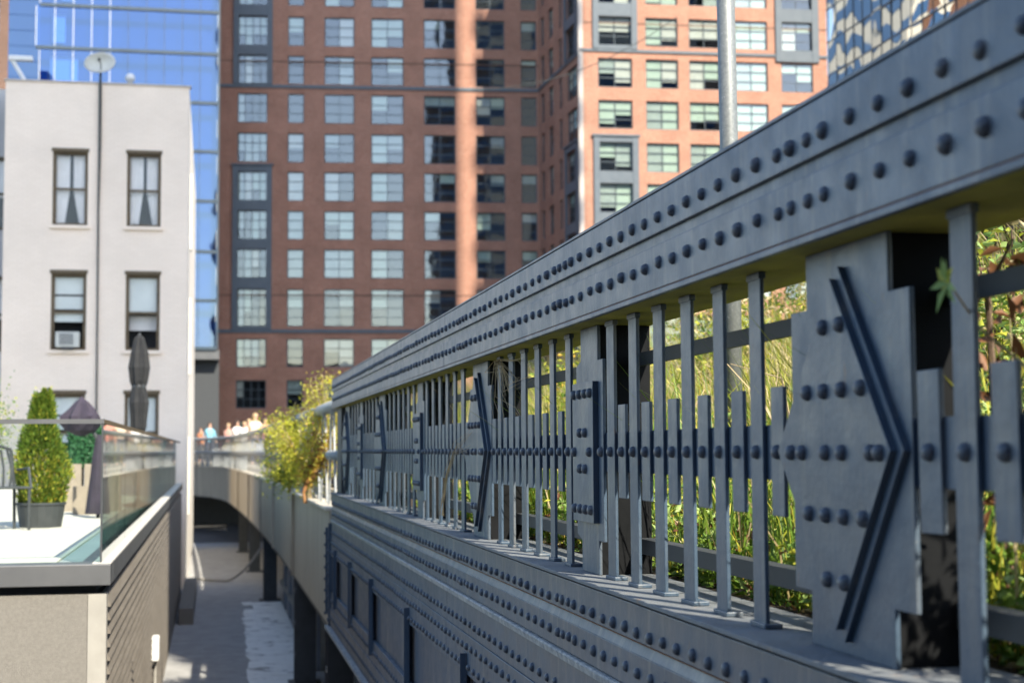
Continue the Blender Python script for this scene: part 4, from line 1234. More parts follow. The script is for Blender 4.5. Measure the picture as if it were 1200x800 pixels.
splace(bay(0, (8.1, 8.45), (11.15, 11.5), [(r0 + ZB, r1 + ZB) for r0, r1 in Lrows[0:3]], 38 + ZB, 28.7 + ZB))
splace(bay(0, (8.1, 8.45), (11.15, 11.5), [(r0 + ZB, r1 + ZB) for r0, r1 in Lrows[5:9]], 22.2 + ZB, 9.4 + ZB))
MB().box(-13, 33, 3.0, 22, 45 + ZB + 0.9, 45 + ZB + 1.2).build('roof', 'stone_pale', bk)

# ------------------------------------------------------------------ blue glass tower, left
gt = thing('blue_glass_tower', (-6, 112, GZ), 'blue glass curtain-wall tower behind the white building', 'building')
GTO = (-6, 112, GZ)
lev = [7.34, 10.78, 14.3, 17.96, 21.57, 25.11, 28.72, 31.81, 35.4, 39.0, 42.6]
xR, xL = 0.27, -12.45
MB().box(xL + 0.1, xR - 0.05, 112.9, 130, 6.6, 42.6).build('core', 'tower_back', gt, GTO)
mull = list(np.arange(xR, xL, -1.27))
for i in range(len(lev) - 1):
    z0, z1 = lev[i], lev[i + 1]
    xl_ = xL + (0.25 if i % 2 else 0.0)
    MB().box(xl_, xR + 0.03, 111.86, 112.1, z0 - 0.13, z0 + 0.10).build('floor_band', 'tower_frame', gt, GTO)
    bay_i = 0
    xs_ = [x for x in mull if x > xl_ + 0.2] + [xl_]
    for k in range(len(xs_) - 1):
        xb_, xa_ = xs_[k], xs_[k + 1]
        p = MB().box(xa_ + 0.02, xb_ - 0.02, 112.0, 112.02, z0 + 0.101, z1 - 0.101).build('pane', 'curtain_wall_glass', gt, GTO)
        fin = xa_ < -6.5
        MB().box(xa_ - 0.03, xa_ + 0.019, 111.93 if fin else 111.97, 112.06, z0 + 0.101, z1 - 0.101).build('mullion', 'tower_fin' if fin else 'tower_frame', gt, GTO)
    # interior blinds in a few bays, left half
for (xa_, xb_, i) in ((-11.4, -10.5, 6), (-11.5, -9.6, 5), (-10.8, -9.9, 7)):
    MB().box(xa_, xb_, 112.5, 112.55, lev[i] + 0.5, lev[i + 1] - 0.5).build('blind', 'curtain', gt, GTO)
MB().box(-12.0, xR + 0.25, 112.0, 114, 6.55, 7.235).build('soffit_band', 'coping_metal', gt, GTO)
MB().box(-12.0, xR + 0.25, 113.0, 116, GZ, 6.549).build('base', 'dark_steel', gt, GTO)
MB().box(0.2705, 0.42, 111.9, 113, 7.3, 42).build('corner_mullion', 'tower_frame', gt, GTO)
# paler neighbour tower and a brown one at the frame's left edge
pt = thing('pale_glass_tower', (-18, 120, GZ), 'pale blue glass tower at the upper left beyond the blue one', 'building')
PTO = (-18, 120, GZ)
MB().box(-26, -12.9, 121, 130, GZ, 45).build('core', 'tower_back', pt, PTO)
for z0 in np.arange(8, 44, 1.2):
    MB().box(-26, -12.9, 120, 120.02, z0 + 0.02, z0 + 1.18).build('pane', 'curtain_wall_glass', pt, PTO)
bt_ = thing('brown_brick_tower', (-12, 75, GZ), 'narrow brown brick tower sliver at the upper left frame edge', 'building')
BTO = (-12, 75, GZ)
bx_ = -9.6
hl = [(-10.6, -10.02, z, z + 1.9) for z in (13.6, 16.6, 19.6, 22.6)]
bb = MB(); holed_wall(bb, -16, bx_, GZ, 30, hl, 0.3, 75.0)
bb.build('front_wall', 'brick_brown', bt_, BTO)
MB().add([(-15.9, 75.4, GZ), (bx_ - 0.06, 75.4, GZ), (-12.9, 100, GZ), (-18, 100, GZ), (-15.9, 75.4, 29.9), (bx_ - 0.06, 75.4, 29.9), (-12.9, 100, 29.9), (-18, 100, 29.9)], [(0, 3, 2, 1), (4, 5, 6, 7), (0, 1, 5, 4), (1, 2, 6, 5), (2, 3, 7, 6), (3, 0, 4, 7)]).build('interior', 'room_dark', bt_, BTO)
for a, b, c, d in hl:
    MB().box(a + .001, b - .001, 75.2, 75.21, c + .001, d - .001).build('pane', 'window_glass', bt_, BTO)

# ------------------------------------------------------------------ mirror-glass building, right
mg = thing('mirror_glass_building', (60, 125, GZ), 'mirror-glass office block with rippled reflections at the upper right', 'building')
MGO = (60, 125, GZ)
MB().box(60.4, 85, 70, 170, GZ, 58).build('core', 'tower_back', mg, MGO)
zl = list(np.arange(GZ + 0.2, 58, 3.35)); yl = list(np.arange(74, 168, 2.05))
for i, z0 in enumerate(zl[:-1]):
    MB().box(59.94, 60.06, 74, 168, z0 - 0.06, z0 + 0.06).build('floor_line', 'tower_frame', mg, MGO)
vm = MB()
pane_me = {}
for y0 in yl:
    MB().box(59.95, 60.055, y0 - 0.035, y0 + 0.035, GZ, 58).build('mullion', 'tower_frame', mg, MGO)
for i, z0 in enumerate(zl[:-1]):
    if z0 < 18: continue
    for y0 in yl[:-1]:
        if not (92 < y0 < 150): continue
        me = pane_me.setdefault('p', MB().box(0, 0.02, 0.04, 2.01, 0.065, 3.285).mesh('pane', 'mirror_glass'))
        o = link('pane', me, mg, (60.0 - 60, y0 - 125, z0 - GZ))
        o.rotation_euler = (0, rs.uniform(-0.012, 0.012), rs.uniform(-0.012, 0.012))
MB().box(60.0, 60.02, 74, 168, GZ, 17.9).build('lower_glazing', 'mirror_glass', mg, MGO)
# pale blocks beyond, which the mirror glass reflects
for (x0, x1, y0, y1, h, lab) in ((22, 40, 168, 190, 62, 'pale stone block beyond the brick building, seen in the mirror glass'), (-4, 16, 176, 200, 80, 'taller pale stone block beyond the glass tower, seen in the mirror glass')):
    q = thing('pale_stone_block', ((x0 + x1) / 2, y0, GZ), lab, 'building')
    O = ((x0 + x1) / 2, y0, GZ)
    MB().box(x0, x1, y0, y1, GZ, h).build('body', 'stone_pale', q, O)
    for z in np.arange(4, h - 3, 4.2):
        MB().box(x1, x1 + 0.06, y0 + 1, y1 - 1, z, z + 2.1).box(x0 + 1, x1 - 1, y0 - 0.06, y0, z, z + 2.1).build('window_band', 'tower_back', q, O)

# ------------------------------------------------------------------ added out-of-view towers that shade the scene or darken its reflections
def back(x, y, Y): return x + math.tan(SUN_AZ) * (y - Y)
def shade_tower(x0, x1, yf, depth, h, mat, lab):
    """north face runs from x0 to x1 at y = yf; the flanks stand along the sun's azimuth"""
    O = (x0, yf, GZ)
    q = thing('added_tower', O, lab, 'building')
    t = math.tan(SUN_AZ)
    w = x1 - x0
    def slab(a0, a1, d0, d1, z0, z1):
        c = [(a0 + t * d1, -d1), (a1 + t * d1, -d1), (a1 + t * d0, -d0), (a0 + t * d0, -d0)]
        return [(x, y, z0 - GZ) for x, y in c] + [(x, y, z1 - GZ) for x, y in c]
    F = [(0, 3, 2, 1), (4, 5, 6, 7), (0, 1, 5, 4), (1, 2, 6, 5), (2, 3, 7, 6), (3, 0, 4, 7)]
    MB().add(slab(0, w, 0, depth, GZ, h), F).build('body', mat, q)
    for z in np.arange(4, h - 3, 3.6):
        MB().add(slab(0.4, w - 0.4, -0.08, -0.001, z, z + 1.9), F).build('window_band', 'tower_back', q)
YT = 44.0
xa = back(0.32, 120.7, YT) - 1.5
gapL = back(19.15, 118.85, YT); gapR = back(20.95, 118.75, YT)
xb = back(25.95, 106.3, YT) - 0.55
shade_tower(xa, gapL, YT, 16, 150, 'stone_pale', 'added pale tower out of view to the right, shading the brick wing, left of the slot')  # slot towers added out of view to shade the left brick wing
shade_tower(gapR, xb, YT, 16, 150, 'brick_brown', 'added brown tower out of view to the right, shading the brick wing, right of the slot')
shade_tower(back(-5.9, 41.5, -22), back(-0.15, 41.5, -22), -22, 10, 95, 'stone_pale', 'added slim pale tower out of view, shading the white building')  # added only for its shade on the white front

lowb = thing('blocker', (-14, -9, GZ), 'dark brick warehouse added unseen behind the viewer, cutting low sky light', 'building')  # unseen block added to darken the railing faces turned to the viewer
wh = MB(); holed_wall(wh, -30, 0.75, GZ, 12.5, [(x, x + 1.6, z, z + 2.2) for x in np.arange(-28, -1, 3.2) for z in (1.5, 5.5, 9.2)], 0.2, -9.0)
wh.build('front_wall', 'brick_brown', lowb, (-14, -9, GZ)).rotation_euler = (0, 0, 0)
MB().box(-29.9, 0.70, -22, -9.4, GZ, 12.4).build('interior', 'room_dark', lowb, (-14, -9, GZ))
shade_tower(1.7, 46, -200, 20, 150, 'brick_brown', 'added broad brown tower far out of view, darkening reflections in the brick block windows')  # added out of view so some windows mirror something dark

# ------------------------------------------------------------------ lamp post
lp = thing('lamp_post', (2.76, 7.9, -0.5), 'galvanised steel lamp post rising behind the riveted railing', 'lamp post')
LPO = (2.76, 7.9, -0.5)
MB().tube([(2.76, 7.9, -0.49), (2.76, 7.9, 1.5), (2.735, 7.9, 5.0)], [0.054, 0.050, 0.047], 20).build('pole', 'galvanised', lp, LPO, smooth=True)
MB().lathe((2.76, 7.9, -0.5), [(0.13, 0), (0.13, 0.02), (0.07, 0.03), (0.065, 0.10)], 16).build('base_plate', 'galvanised', lp, LPO)
MB().tube([(2.735, 7.9, 5.0), (2.6, 7.9, 5.05), (2.1, 7.9, 5.05)], [0.047, 0.045, 0.05], 12).build('lamp_head', 'galvanised', lp, LPO)

# ------------------------------------------------------------------ planting behind the railing
DZ = -0.50
tag(MB().box(1.63, 9.9, -2.9, 64, DZ, DZ + 0.02).build('planting_soil', 'soil'), kind='structure')
# grasses
n = 62000
X = 1.72 + RNG.uniform(0, 1, n) ** 1.2 * 4.2
Y = X * RNG.uniform(1.3, 7.5, n) + RNG.uniform(-0.3, 0.3, n)
Hm = np.clip(0.16 + (X - 1.66) * 0.62, 0.12, 1.9)
H = Hm * RNG.uniform(0.45, 1.15, n); far = X > 2.7; H = np.where(far | (RNG.uniform(0, 1, n) < 0.3), H, H * 0.5)
cl = np.sin(X * 5.1 + 1.3) * np.sin(Y * 3.3) + np.sin(Y * 1.1 + X)
u = RNG.uniform(0, 1, n)
mi = np.where(u < 0.34 + 0.12 * cl, 0, np.where(u < 0.66, 1, np.where(u < 0.86, 2, 3)))
hi = (X > 2.9) & (RNG.uniform(0, 1, n) < 0.55)
mi = np.where(hi, np.where(RNG.uniform(0, 1, n) < 0.45, 2, 1), mi)
P = np.stack([X, Y, np.full(n, DZ + 0.015)], 1)
gr = blades(P, H, RNG.uniform(0.1, 0.85, n), RNG.uniform(0.004, 0.012, n), ['leaf_green', 'leaf_yellow', 'leaf_straw', 'leaf_gold'], mi, 'meadow_grass')
tag(gr, 'tangle of green and straw-coloured grasses growing behind the riveted railing', 'grass', kind='stuff')
n = 3200
X = RNG.uniform(1.68, 1.98, n); Y = RNG.uniform(0.8, 13, n)
keep = (np.sin(Y * 4.1) + np.sin(Y * 1.7 + 1) + RNG.uniform(-1.2, 1.2, n)) > -0.2
X, Y = X[keep], Y[keep]; n = len(X)
P = np.stack([X, Y, np.full(n, DZ + 0.015)], 1)
ng = blades(P, RNG.uniform(0.35, 1.0, n), RNG.uniform(0.1, 0.9, n), RNG.uniform(0.004, 0.011, n), ['leaf_green', 'leaf_yellow', 'leaf_straw'], RNG.choice(3, n, p=[.6, .28, .12]), 'fringe_grass')
tag(ng, 'fringe of green grass right behind the railing bars', 'grass', kind='stuff')
# low leafy cover close to the bars
n = 52000
X = RNG.uniform(1.66, 3.2, n); Y = X * RNG.uniform(1.3, 6.2, n)
hum = 0.55 + 0.45 * np.sin(X * 7 + np.sin(Y * 3) * 2) * np.sin(Y * 4.3 + X * 2)
P = np.stack([X, Y, DZ + 0.02 + RNG.uniform(0, 1, n) ** 1.1 * (0.10 + hum * (0.16 + (X - 1.66) * 0.48))], 1)
u = RNG.uniform(0, 1, n)
lc = leaves(P, rand_unit(n, -0.2, 0.9), rand_unit(n, 0.2, 1), RNG.uniform(0.025, 0.06, n), RNG.uniform(0.014, 0.03, n), ['leaf_green', 'leaf_fern', 'leaf_yellow', 'leaf_brown'], np.where(u < .5, 0, np.where(u < .8, 1, np.where(u < .92, 2, 3))), 'ground_cover')
tag(lc, 'low leafy ground cover at the foot of the railing bars', 'ground cover', kind='stuff')
# dead leaves on the soil
n = 2500
P = np.stack([RNG.uniform(1.64, 2.6, n), RNG.uniform(2.2, 12, n), np.full(n, DZ + 0.03)], 1)
dl = leaves(P, rand_unit(n, -0.1, 0.3), rand_unit(n, 0.6, 1), RNG.uniform(0.03, 0.07, n), RNG.uniform(0.02, 0.04, n), ['leaf_straw', 'leaf_brown'], RNG.integers(0, 2, n), 'leaf_litter')
tag(dl, 'dry fallen leaves scattered on the planting bed', 'leaf litter', kind='stuff')

def shrub(x, y, zc, rx, rz, n, mats, wts, size, label, name='leafy_shrub', group=None, stem='bark'):
    O = (x, y, DZ)
    r = thing(name, O, label, 'shrub', group)
    m = MB()
    tips = []
    for k in range(9):
        a = random.uniform(0, 2 * math.pi); rr = random.uniform(0.2, 0.95)
        tip = (x + rx * rr * math.cos(a), y + rx * rr * math.sin(a), zc + rz * random.uniform(-0.4, 0.8))
        mid = (x + rx * rr * 0.35 * math.cos(a), y + rx * rr * 0.35 * math.sin(a), DZ + (zc - DZ) * 0.55)
        m.tube([(x, y, DZ), mid, tip], [0.014, 0.009, 0.003], 5); tips.append(tip)
        for _ in range(3):
            b = Vector(mid).lerp(Vector(tip), random.uniform(0.2, 0.9)); e = b + Vector((random.uniform(-1, 1), random.uniform(-1, 1), random.uniform(-0.2, 0.9))) * rx * 0.4
            m.tube([b, e], [0.005, 0.002], 4); tips.append(tuple(e))
    m.build('stem', stem, r, O)
    tp = np.array(tips)
    c = tp[RNG.integers(0, len(tp), n)] + RNG.normal(0, 1, (n, 3)) * np.array([rx, rx, rz]) * 0.22
    u = RNG.choice(len(mats), n, p=wts)
    leaves(c, rand_unit(n, -0.4, 0.8), rand_unit(n, 0, 1), RNG.uniform(0.6, 1.3, n) * size, RNG.uniform(0.35, 0.6, n) * size, mats, u, 'crown', r, O)
    return r
SG = 'shrubs behind the riveted railing'
shrub(2.0, 1.95, 0.35, 0.38, 0.5, 2600, ['leaf_green', 'leaf_yellow'], [.7, .3], 0.055, 'added leafy shrub past the right frame edge, shading the nearest post', group=SG)  # added out of view to keep sun off the nearest post web
shrub(3.05, 5.45, 0.55, 0.45, 0.45, 1900, ['leaf_fern', 'leaf_yellow', 'leaf_straw'], [.5, .35, .15], 0.05, 'pale green shrub filling the gap right of the nearest diamond plate', group=SG)
shrub(2.55, 4.75, 0.02, 0.35, 0.28, 1500, ['leaf_fern', 'leaf_green', 'leaf_yellow'], [.5, .3, .2], 0.045, 'leafy shrub seen low between the two rightmost bars', group=SG)
shrub(3.6, 8.1, 0.75, 0.42, 0.35, 1500, ['leaf_gold', 'leaf_yellow', 'leaf_green'], [.45, .35, .2], 0.05, 'golden-leaved shrub under the top beam just left of the nearest diamond plate', group=SG)
shrub(3.9, 11.3, 0.75, 0.55, 0.5, 1800, ['leaf_yellow', 'leaf_straw', 'leaf_green'], [.4, .35, .25], 0.06, 'straw and yellow shrub behind the middle bars', group=SG)
shrub(3.2, 12.5, 0.5, 0.5, 0.5, 1800, ['leaf_yellow', 'leaf_gold', 'leaf_green'], [.5, .2, .3], 0.055, 'yellow-green shrub behind the second diamond plate', group=SG)
shrub(5.6, 12.0, 1.2, 0.9, 0.7, 2600, ['leaf_yellow', 'leaf_straw', 'leaf_green'], [.4, .3, .3], 0.07, 'large loose yellow shrub deep in the bed behind the bars', group=SG)
shrub(6.3, 17.0, 1.3, 1.1, 0.9, 2600, ['leaf_yellow', 'leaf_gold', 'leaf_green'], [.4, .2, .4], 0.08, 'tall green-gold shrub at the back of the bed', group=SG)

def fern(x, y, n_fr, ln, label):
    O = (x, y, DZ)
    r = thing('fern', O, label, 'fern', 'ferns behind the railing')
    m = MB(); Ps, Ds, Ls = [], [], []
    for k in range(n_fr):
        a = 2 * math.pi * k / n_fr + random.uniform(-0.3, 0.3); l = ln * random.uniform(0.75, 1.1)
        pts = []
        for t in np.linspace(0, 1, 14):
            pts.append((x + math.cos(a) * l * t * 0.75, y + math.sin(a) * l * t * 0.75, DZ + 0.02 + l * (0.95 * t - 0.72 * t * t)))
        m.tube(pts, [0.004 - 0.0003 * 0] * len(pts), 4)
        sd_ = np.array([-math.sin(a), math.cos(a), 0])
        for i in range(2, 14):
            w = 0.16 * l / 0.5 * math.sin(math.pi * min(1, (i + 1) / 15)) ** 0.8
            for sg in (-1, 1):
                Ps.append(pts[i]); Ds.append(sd_ * sg + np.array([math.cos(a), math.sin(a), 0]) * 0.45 + np.array([0, 0, -0.15])); Ls.append(w)
    m.build('stalk', 'straw_stem', r, O)
    Ps, Ds, Ls = np.array(Ps), np.array(Ds), np.array(Ls)
    nn = len(Ps)
    leaves(Ps, Ds, np.tile([0, 0, 1.0], (nn, 1)) + RNG.normal(0, .1, (nn, 3)), Ls, np.full(nn, 0.032), ['leaf_fern', 'leaf_green'], (RNG.uniform(0, 1, nn) < .2).astype(int), 'frond', r, O)
fern(2.25, 4.0, 12, 0.62, 'bright fern behind the bars at the lower right edge')
fern(2.15, 4.6, 11, 0.50, 'fern right of the nearest diamond plate, lower of the pair')
fern(2.35, 6.4, 11, 0.55, 'fern behind the bars left of the nearest diamond plate')

# twigs and dry stalks
tw_ = MB()
for k in range(30):
    x = random.uniform(1.75, 2.9); y = x * random.uniform(1.6, 4.2)
    p0 = Vector((x, y, DZ)); p1 = p0 + Vector((random.uniform(-.25, .25), random.uniform(-.3, .3), random.uniform(.25, .8))); p2 = p1 + Vector((random.uniform(-.15, .15), random.uniform(-.2, .2), random.uniform(-.05, .3)))
    tw_.tube([p0, p1, p2], [0.005, 0.004, 0.002], 4)
tag(tw_.build('dry_stalk_tangle', 'straw_stem'), 'dry pale stalks standing among the grasses', 'stalks', kind='stuff')

# small sprig poking out of the nearest bar and a dead branch behind it
sg_ = thing('leaf_sprig', (1.40, 2.62, 0.20), 'small blurred green sprig poking out past the second bar from the right', 'sprig')
SGO = (1.40, 2.62, 0.20)
nn = 9
an_ = np.linspace(0, 2 * np.pi, nn, endpoint=False) + RNG.uniform(-.2, .2, nn)
Pc = np.tile([1.335, 2.615, 0.300], (nn, 1))
Dd = np.stack([RNG.uniform(-0.6, 0.2, nn), np.cos(an_), np.sin(an_)], 1)
for q in range(nn):
    leaves(Pc[q:q + 1], Dd[q:q + 1], np.array([[-1.0, 0, 0.2]]), [random.uniform(0.04, 0.062)], [random.uniform(0.014, 0.02)], ['leaf_yellow' if q in (1, 4, 8) else 'leaf_fern'], [0], 'leaf', sg_, SGO)
MB().tube([(1.60, 2.70, 0.10), (1.42, 2.66, 0.22), (1.335, 2.615, 0.30)], [0.004, 0.003, 0.002], 5).build('stem', 'straw_stem', sg_, SGO)
db = thing('withered_branch', (1.85, 3.33, DZ), 'brown withered branch hanging behind the right-hand bars', 'branch')
DBO = (1.85, 3.33, DZ)
m = MB(); m.tube([(1.85, 3.33, DZ), (1.80, 3.31, 0.0), (1.76, 3.26, 0.36), (1.74, 3.10, 0.46)], [0.012, 0.010, 0.007, 0.003], 6)
m.tube([(1.77, 3.28, 0.30), (1.72, 3.18, 0.40)], [0.006, 0.003], 5); m.build('stem', 'bark', db, DBO)
nn = 70
c = np.stack([RNG.uniform(1.72, 1.86, nn), RNG.normal(3.26, 0.06, nn), RNG.uniform(-0.15, 0.46, nn)], 1)
leaves(c, rand_unit(nn, -1, 0.2), rand_unit(nn), RNG.uniform(0.04, 0.08, nn), RNG.uniform(0.02, 0.04, nn), ['leaf_brown'], np.zeros(nn, int), 'dry_foliage', db, DBO)['kind'] = 'stuff'
# dry grass tuft caught under the beam by the second diamond plate
tf = thing('dry_grass_tuft', (1.37, 7.6, 0.45), 'dry wispy grass tuft caught under the top beam beside the second diamond plate', 'grass tuft')
m = MB()
for k in range(26):
    y0 = 7.45 + random.uniform(-.1, .1); p0 = Vector((1.385, y0, 0.44))
    p1 = p0 + Vector((random.uniform(-.05, .03), random.uniform(-.55, .05), random.uniform(-.25, -.02))); p2 = p1 + Vector((random.uniform(-.03, .03), random.uniform(-.5, .0), random.uniform(-.18, .05)))
    m.tube([p0, p1, p2], [0.0016, 0.0012, 0.0007], 4)
m.build('stalk', 'straw_stem', tf, (1.37, 7.6, 0.45))
tf2 = thing('dry_seed_stalk', (1.38, 9.4, -0.45), 'dry bent seed stalk leaning across the bars left of the second diamond plate', 'stalk')
m = MB()
for k in range(9):
    a_, b_ = random.uniform(-1, 1), random.uniform(-1, 1)
    m.tube([(1.385, 9.35 + 0.1 * a_, -0.40), (1.36, 9.0 + 0.1 * b_, -0.16 + 0.03 * a_), (1.345, 8.55 + 0.1 * a_, 0.0 + 0.05 * b_), (1.34, 8.05 + 0.15 * b_, 0.03 + 0.09 * a_)], [0.0014, 0.0014, 0.0012, 0.0008], 4)
m.build('stalk', 'straw_stem', tf2, (1.38, 9.4, -0.45))

# ------------------------------------------------------------------ plants spilling over the fascia beyond the girder
def feathery(x, y, z0, h, spread, nst, n_leaf, mats, wts, size, label, name, lean=(0, 0), stem='straw_stem', cat='shrub'):
    O = (x, y, z0)
    r = thing(name, O, label, cat)
    m = MB(); Ps, Ds = [], []
    for k in range(nst):
        a = random.uniform(0, 2 * math.pi); l = h * random.uniform(0.6, 1.05)
        dx, dy = math.cos(a) * spread * random.uniform(.3, 1) + lean[0], math.sin(a) * spread * random.uniform(.3, 1) + lean[1]
        pts = [(x + dx * 0.1, y + dy * .1, z0)]
        for t in np.linspace(0.12, 1, 8):
            pts.append((x + dx * t ** 1.5, y + dy * t ** 1.5, z0 + l * (t - 0.15 * t * t)))
        m.tube(pts, list(np.linspace(0.014, 0.003, len(pts))), 5)
        for _ in range(n_leaf):
            t = random.uniform(0.2, 1) ** 0.8
            i = min(int(t * (len(pts) - 1)), len(pts) - 2); f = t * (len(pts) - 1) - i
            b = Vector(pts[i]).lerp(Vector(pts[i + 1]), f)
            rr = 0.16 * spread / 0.5 * (1.15 - 0.6 * t)
            Ps.append((b.x + random.gauss(0, rr), b.y + random.gauss(0, rr), b.z + random.gauss(0, rr * .8)))
            Ds.append((random.gauss(0, 1), random.gauss(0, 1), random.gauss(0.3, .8)))
    m.build('stem', stem, r, O)
    nn = len(Ps)
    leaves(np.array(Ps), np.array(Ds), rand_unit(nn), RNG.uniform(.6, 1.3, nn) * size, RNG.uniform(.25, .4, nn) * size, mats, RNG.choice(len(mats), nn, p=wts), 'foliage', r, O)
feathery(1.30, 20.9, -0.64, 1.20, 0.52, 22, 210, ['leaf_lime', 'leaf_yellow', 'leaf_gold'], [.75, .15, .1], 0.05, 'feathery yellow-green shrub spilling through the pipe railing', 'feathery_shrub', lean=(-0.12, 0.1))
feathery(1.52, 20.6, -0.60, 1.85, 0.42, 18, 200, ['leaf_lime', 'leaf_gold', 'leaf_straw'], [.72, .18, .10], 0.05, 'tall yellow feathery shrub rising above the end of the pipe railing', 'feathery_shrub')
feathery(1.38, 25.5, -0.60, 1.55, 0.40, 12, 150, ['leaf_straw', 'leaf_lime', 'leaf_gold'], [.4, .4, .2], 0.09, 'pale straw-topped tall plant behind the pipe railing left of the yellow shrub', 'feathery_shrub')
feathery(1.10, 19.0, -0.64, 1.15, 0.16, 11, 80, ['leaf_gold', 'leaf_brown', 'leaf_yellow'], [.45, .25, .30], 0.07, 'rust and gold stemmed plant leaning right at the girder end', 'rusty_plant', lean=(0.34, -0.1), stem='stem_rust')
feathery(1.20, 24.0, -0.64, 0.55, 0.35, 10, 120, ['leaf_yellow', 'leaf_green'], [.6, .4], 0.07, 'low green plant trailing over the fascia coping', 'trailing_plant', lean=(-0.15, 0))
for (x, y, h, lab) in ((1.0, 57, 1.0, 'straw coloured plant behind the far pipe railing, right of the blue shirt'), (0.75, 64, 0.95, 'low dry bush behind the far curve of the pipe railing'), (1.35, 33, 0.9, 'dry plant behind the pipe railing along the straight run')):
    feathery(x + 0.35, y, -0.5, h, 0.7, 10, 90, ['leaf_straw', 'leaf_gold', 'leaf_yellow'], [.45, .3, .25], 0.13, lab, 'dry_plant')

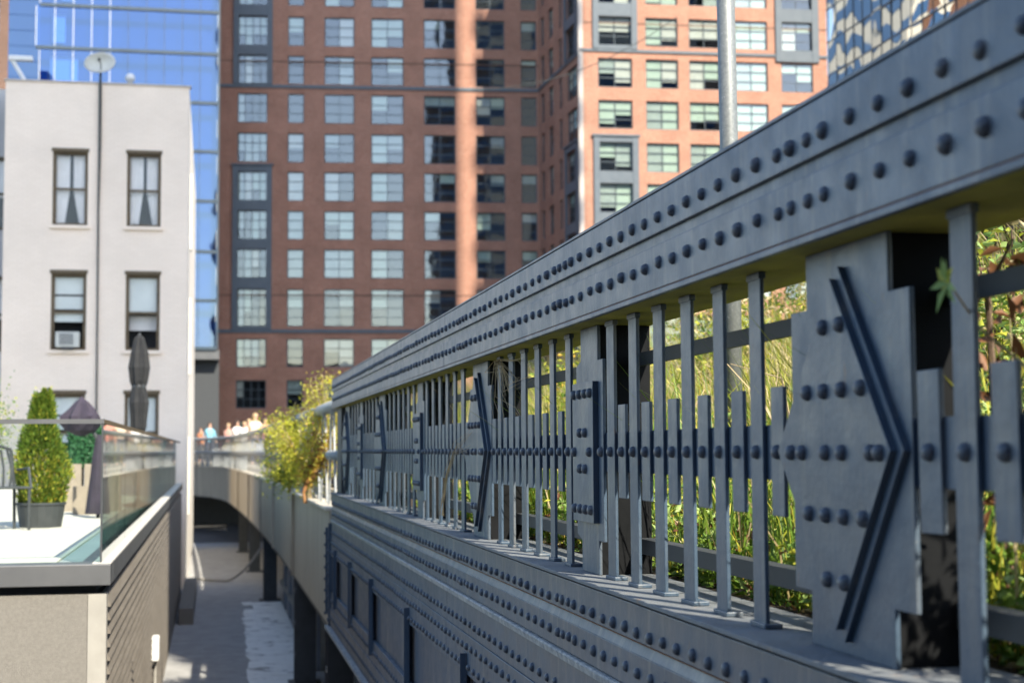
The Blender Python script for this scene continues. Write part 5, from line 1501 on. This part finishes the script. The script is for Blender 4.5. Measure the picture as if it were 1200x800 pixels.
# ------------------------------------------------------------------ people on the far curve
def person(x, y, h, shirt, trousers, hair, face, label, stride=0.1, arm=0.1):
    cm = bpy.data.materials.get('cloth_%s' % label[:18])
    def cloth(nm, c):
        if nm not in MATS: surf(nm, c, tuple(v * .85 for v in c), rough=0.85, scale=30)
        return nm
    ms = cloth('shirt_%d%d%d' % tuple(int(v * 99) for v in shirt), shirt); mt = cloth('trousers_%d%d%d' % tuple(int(v * 99) for v in trousers), trousers)
    k = h / 1.75
    V = {'pel': (0, 0, .95), 'chest': (0, 0.01, 1.25), 'sh': (0, 0, 1.42), 'neck': (0, -0.01, 1.50), 'jaw': (0, -0.03, 1.57), 'head': (0, -0.02, 1.66), 'crown': (0, -0.005, 1.71),
         'ls': (.17, 0, 1.40), 'le': (.235, .02 - arm, 1.13), 'lw': (.22, -.08 - arm, .90), 'lh': (.215, -.11 - arm, .82),
         'rs': (-.17, 0, 1.40), 're': (-.235, .02 + arm, 1.13), 'rw': (-.22, .02 + arm, .88), 'rh': (-.215, .02 + arm, .80),
         'lhip': (.09, 0, .90), 'lk': (.10, -stride, .50), 'la': (.10, -stride * .5, .09), 'lt': (.11, -.14 - stride * .5, .03),
         'rhip': (-.09, 0, .90), 'rk': (-.10, stride * .4, .50), 'ra': (-.10, stride * 1.4, .10), 'rt': (-.11, -.12 + stride * 1.4, .03)}
    rad = {'pel': .14, 'chest': .145, 'sh': .11, 'neck': .052, 'jaw': .066, 'head': .09, 'crown': .07, 'ls': .065, 'le': .042, 'lw': .032, 'lh': .03, 'rs': .065, 're': .042, 'rw': .032, 'rh': .03,
           'lhip': .085, 'lk': .058, 'la': .042, 'lt': .035, 'rhip': .085, 'rk': .058, 'ra': .042, 'rt': .035}
    E = [('pel', 'chest'), ('chest', 'sh'), ('sh', 'neck'), ('neck', 'jaw'), ('jaw', 'head'), ('head', 'crown'), ('sh', 'ls'), ('ls', 'le'), ('le', 'lw'), ('lw', 'lh'), ('sh', 'rs'), ('rs', 're'), ('re', 'rw'), ('rw', 'rh'),
         ('pel', 'lhip'), ('lhip', 'lk'), ('lk', 'la'), ('la', 'lt'), ('pel', 'rhip'), ('rhip', 'rk'), ('rk', 'ra'), ('ra', 'rt')]
    ks = list(V)
    me = bpy.data.meshes.new('person')
    me.from_pydata([tuple(c * k for c in V[q]) for q in ks], [(ks.index(a), ks.index(b)) for a, b in E], [])
    tmp = bpy.data.objects.new('tmp', me); COL.objects.link(tmp)
    tmp.modifiers.new('skin', 'SKIN')
    for i, q in enumerate(ks):
        sv = me.skin_vertices[0].data[i]; sv.radius = (rad[q] * k * (1.15 if q in ('pel', 'chest', 'sh') else 1), rad[q] * k); sv.use_root = q == 'pel'
    ss = tmp.modifiers.new('sub', 'SUBSURF'); ss.levels = 1; ss.render_levels = 1
    dg = bpy.context.evaluated_depsgraph_get()
    nm = bpy.data.meshes.new_from_object(tmp.evaluated_get(dg))
    bpy.data.objects.remove(tmp)
    nm.materials.clear()
    for q in ('skin', ms, mt): nm.materials.append(MATS[q])
    for p in nm.polygons:
        z = p.center.z / k; xx = abs(p.center.x) / k
        p.material_index = 0 if z > 1.485 or (xx > .19 and z < 1.12) else (1 if z > .93 else (2 if z > .09 else 0)); p.use_smooth = True
    o = link('person', nm, None, (x, y, -0.5)); o.rotation_euler = (0, 0, face)
    tag(o, label, 'person', 'people walking on the far viaduct')
    hm = MB(); hm.lathe((0, 0.015 * k, 1.62 * k), [(.098 * k, 0), (.104 * k, .05 * k), (.09 * k, .10 * k), (.05 * k, .135 * k), (.01 * k, .145 * k)], 12)
    hm.build('hair', hair, o, smooth=True)
    em = MB()
    for sx in (-1, 1): em.lathe((sx * .033 * k, -.103 * k, 1.635 * k), [(.010 * k, 0), (.010 * k, .012 * k)], 6)
    em.build('eye', 'hair', o)
person(-0.07, 71.5, 1.80, (.20, .46, .60), (.06, .07, .1), 'hair', 0.3, 'person in a light blue top on the far curve of the viaduct')
person(0.75, 70.0, 1.72, (.55, .30, .24), (.2, .18, .16), 'hair_fair', -0.4, 'person in a dull pink top left of the crowd on the viaduct')
person(1.08, 66.0, 1.78, (.80, .78, .74), (.08, .09, .12), 'hair', 0.2, 'person in a white shirt walking left of the middle of the crowd')
person(1.30, 62.5, 1.66, (.82, .82, .80), (.3, .28, .25), 'hair_fair', 0.1, 'shorter person in a bright white top in the crowd')
person(1.52, 64.0, 1.80, (.62, .45, .34), (.1, .1, .12), 'hair_fair', -0.2, 'person in a tan top behind the white tops')
person(1.55, 56.0, 1.84, (.78, .62, .48), (.12, .12, .15), 'hair_fair', 0.0, 'tallest person in a cream top nearest the yellow shrub')
person(1.80, 53.0, 1.62, (.60, .25, .20), (.1, .1, .1), 'hair', 0.4, 'person in a reddish top at the right end of the crowd')
person(-0.47, 74.0, 1.62, (.40, .17, .09), (.1, .1, .1), 'hair', -0.3, 'person in an orange top at the far left beside the white wall')

# overhead cables
cb = MB(); pts = []
for t in np.linspace(0, 1, 24):
    pts.append((10.2 + 8.6 * t, 60 + 0 * t, 14.4 + 3.4 * t - 2.2 * 4 * t * (1 - t) * 0.35))
cb.tube(pts, 0.018, 5)
o = single(cb, 'overhead_cable', 'cable_black', pts[0], 'thin dark cable sagging across the brick facade', 'cable')
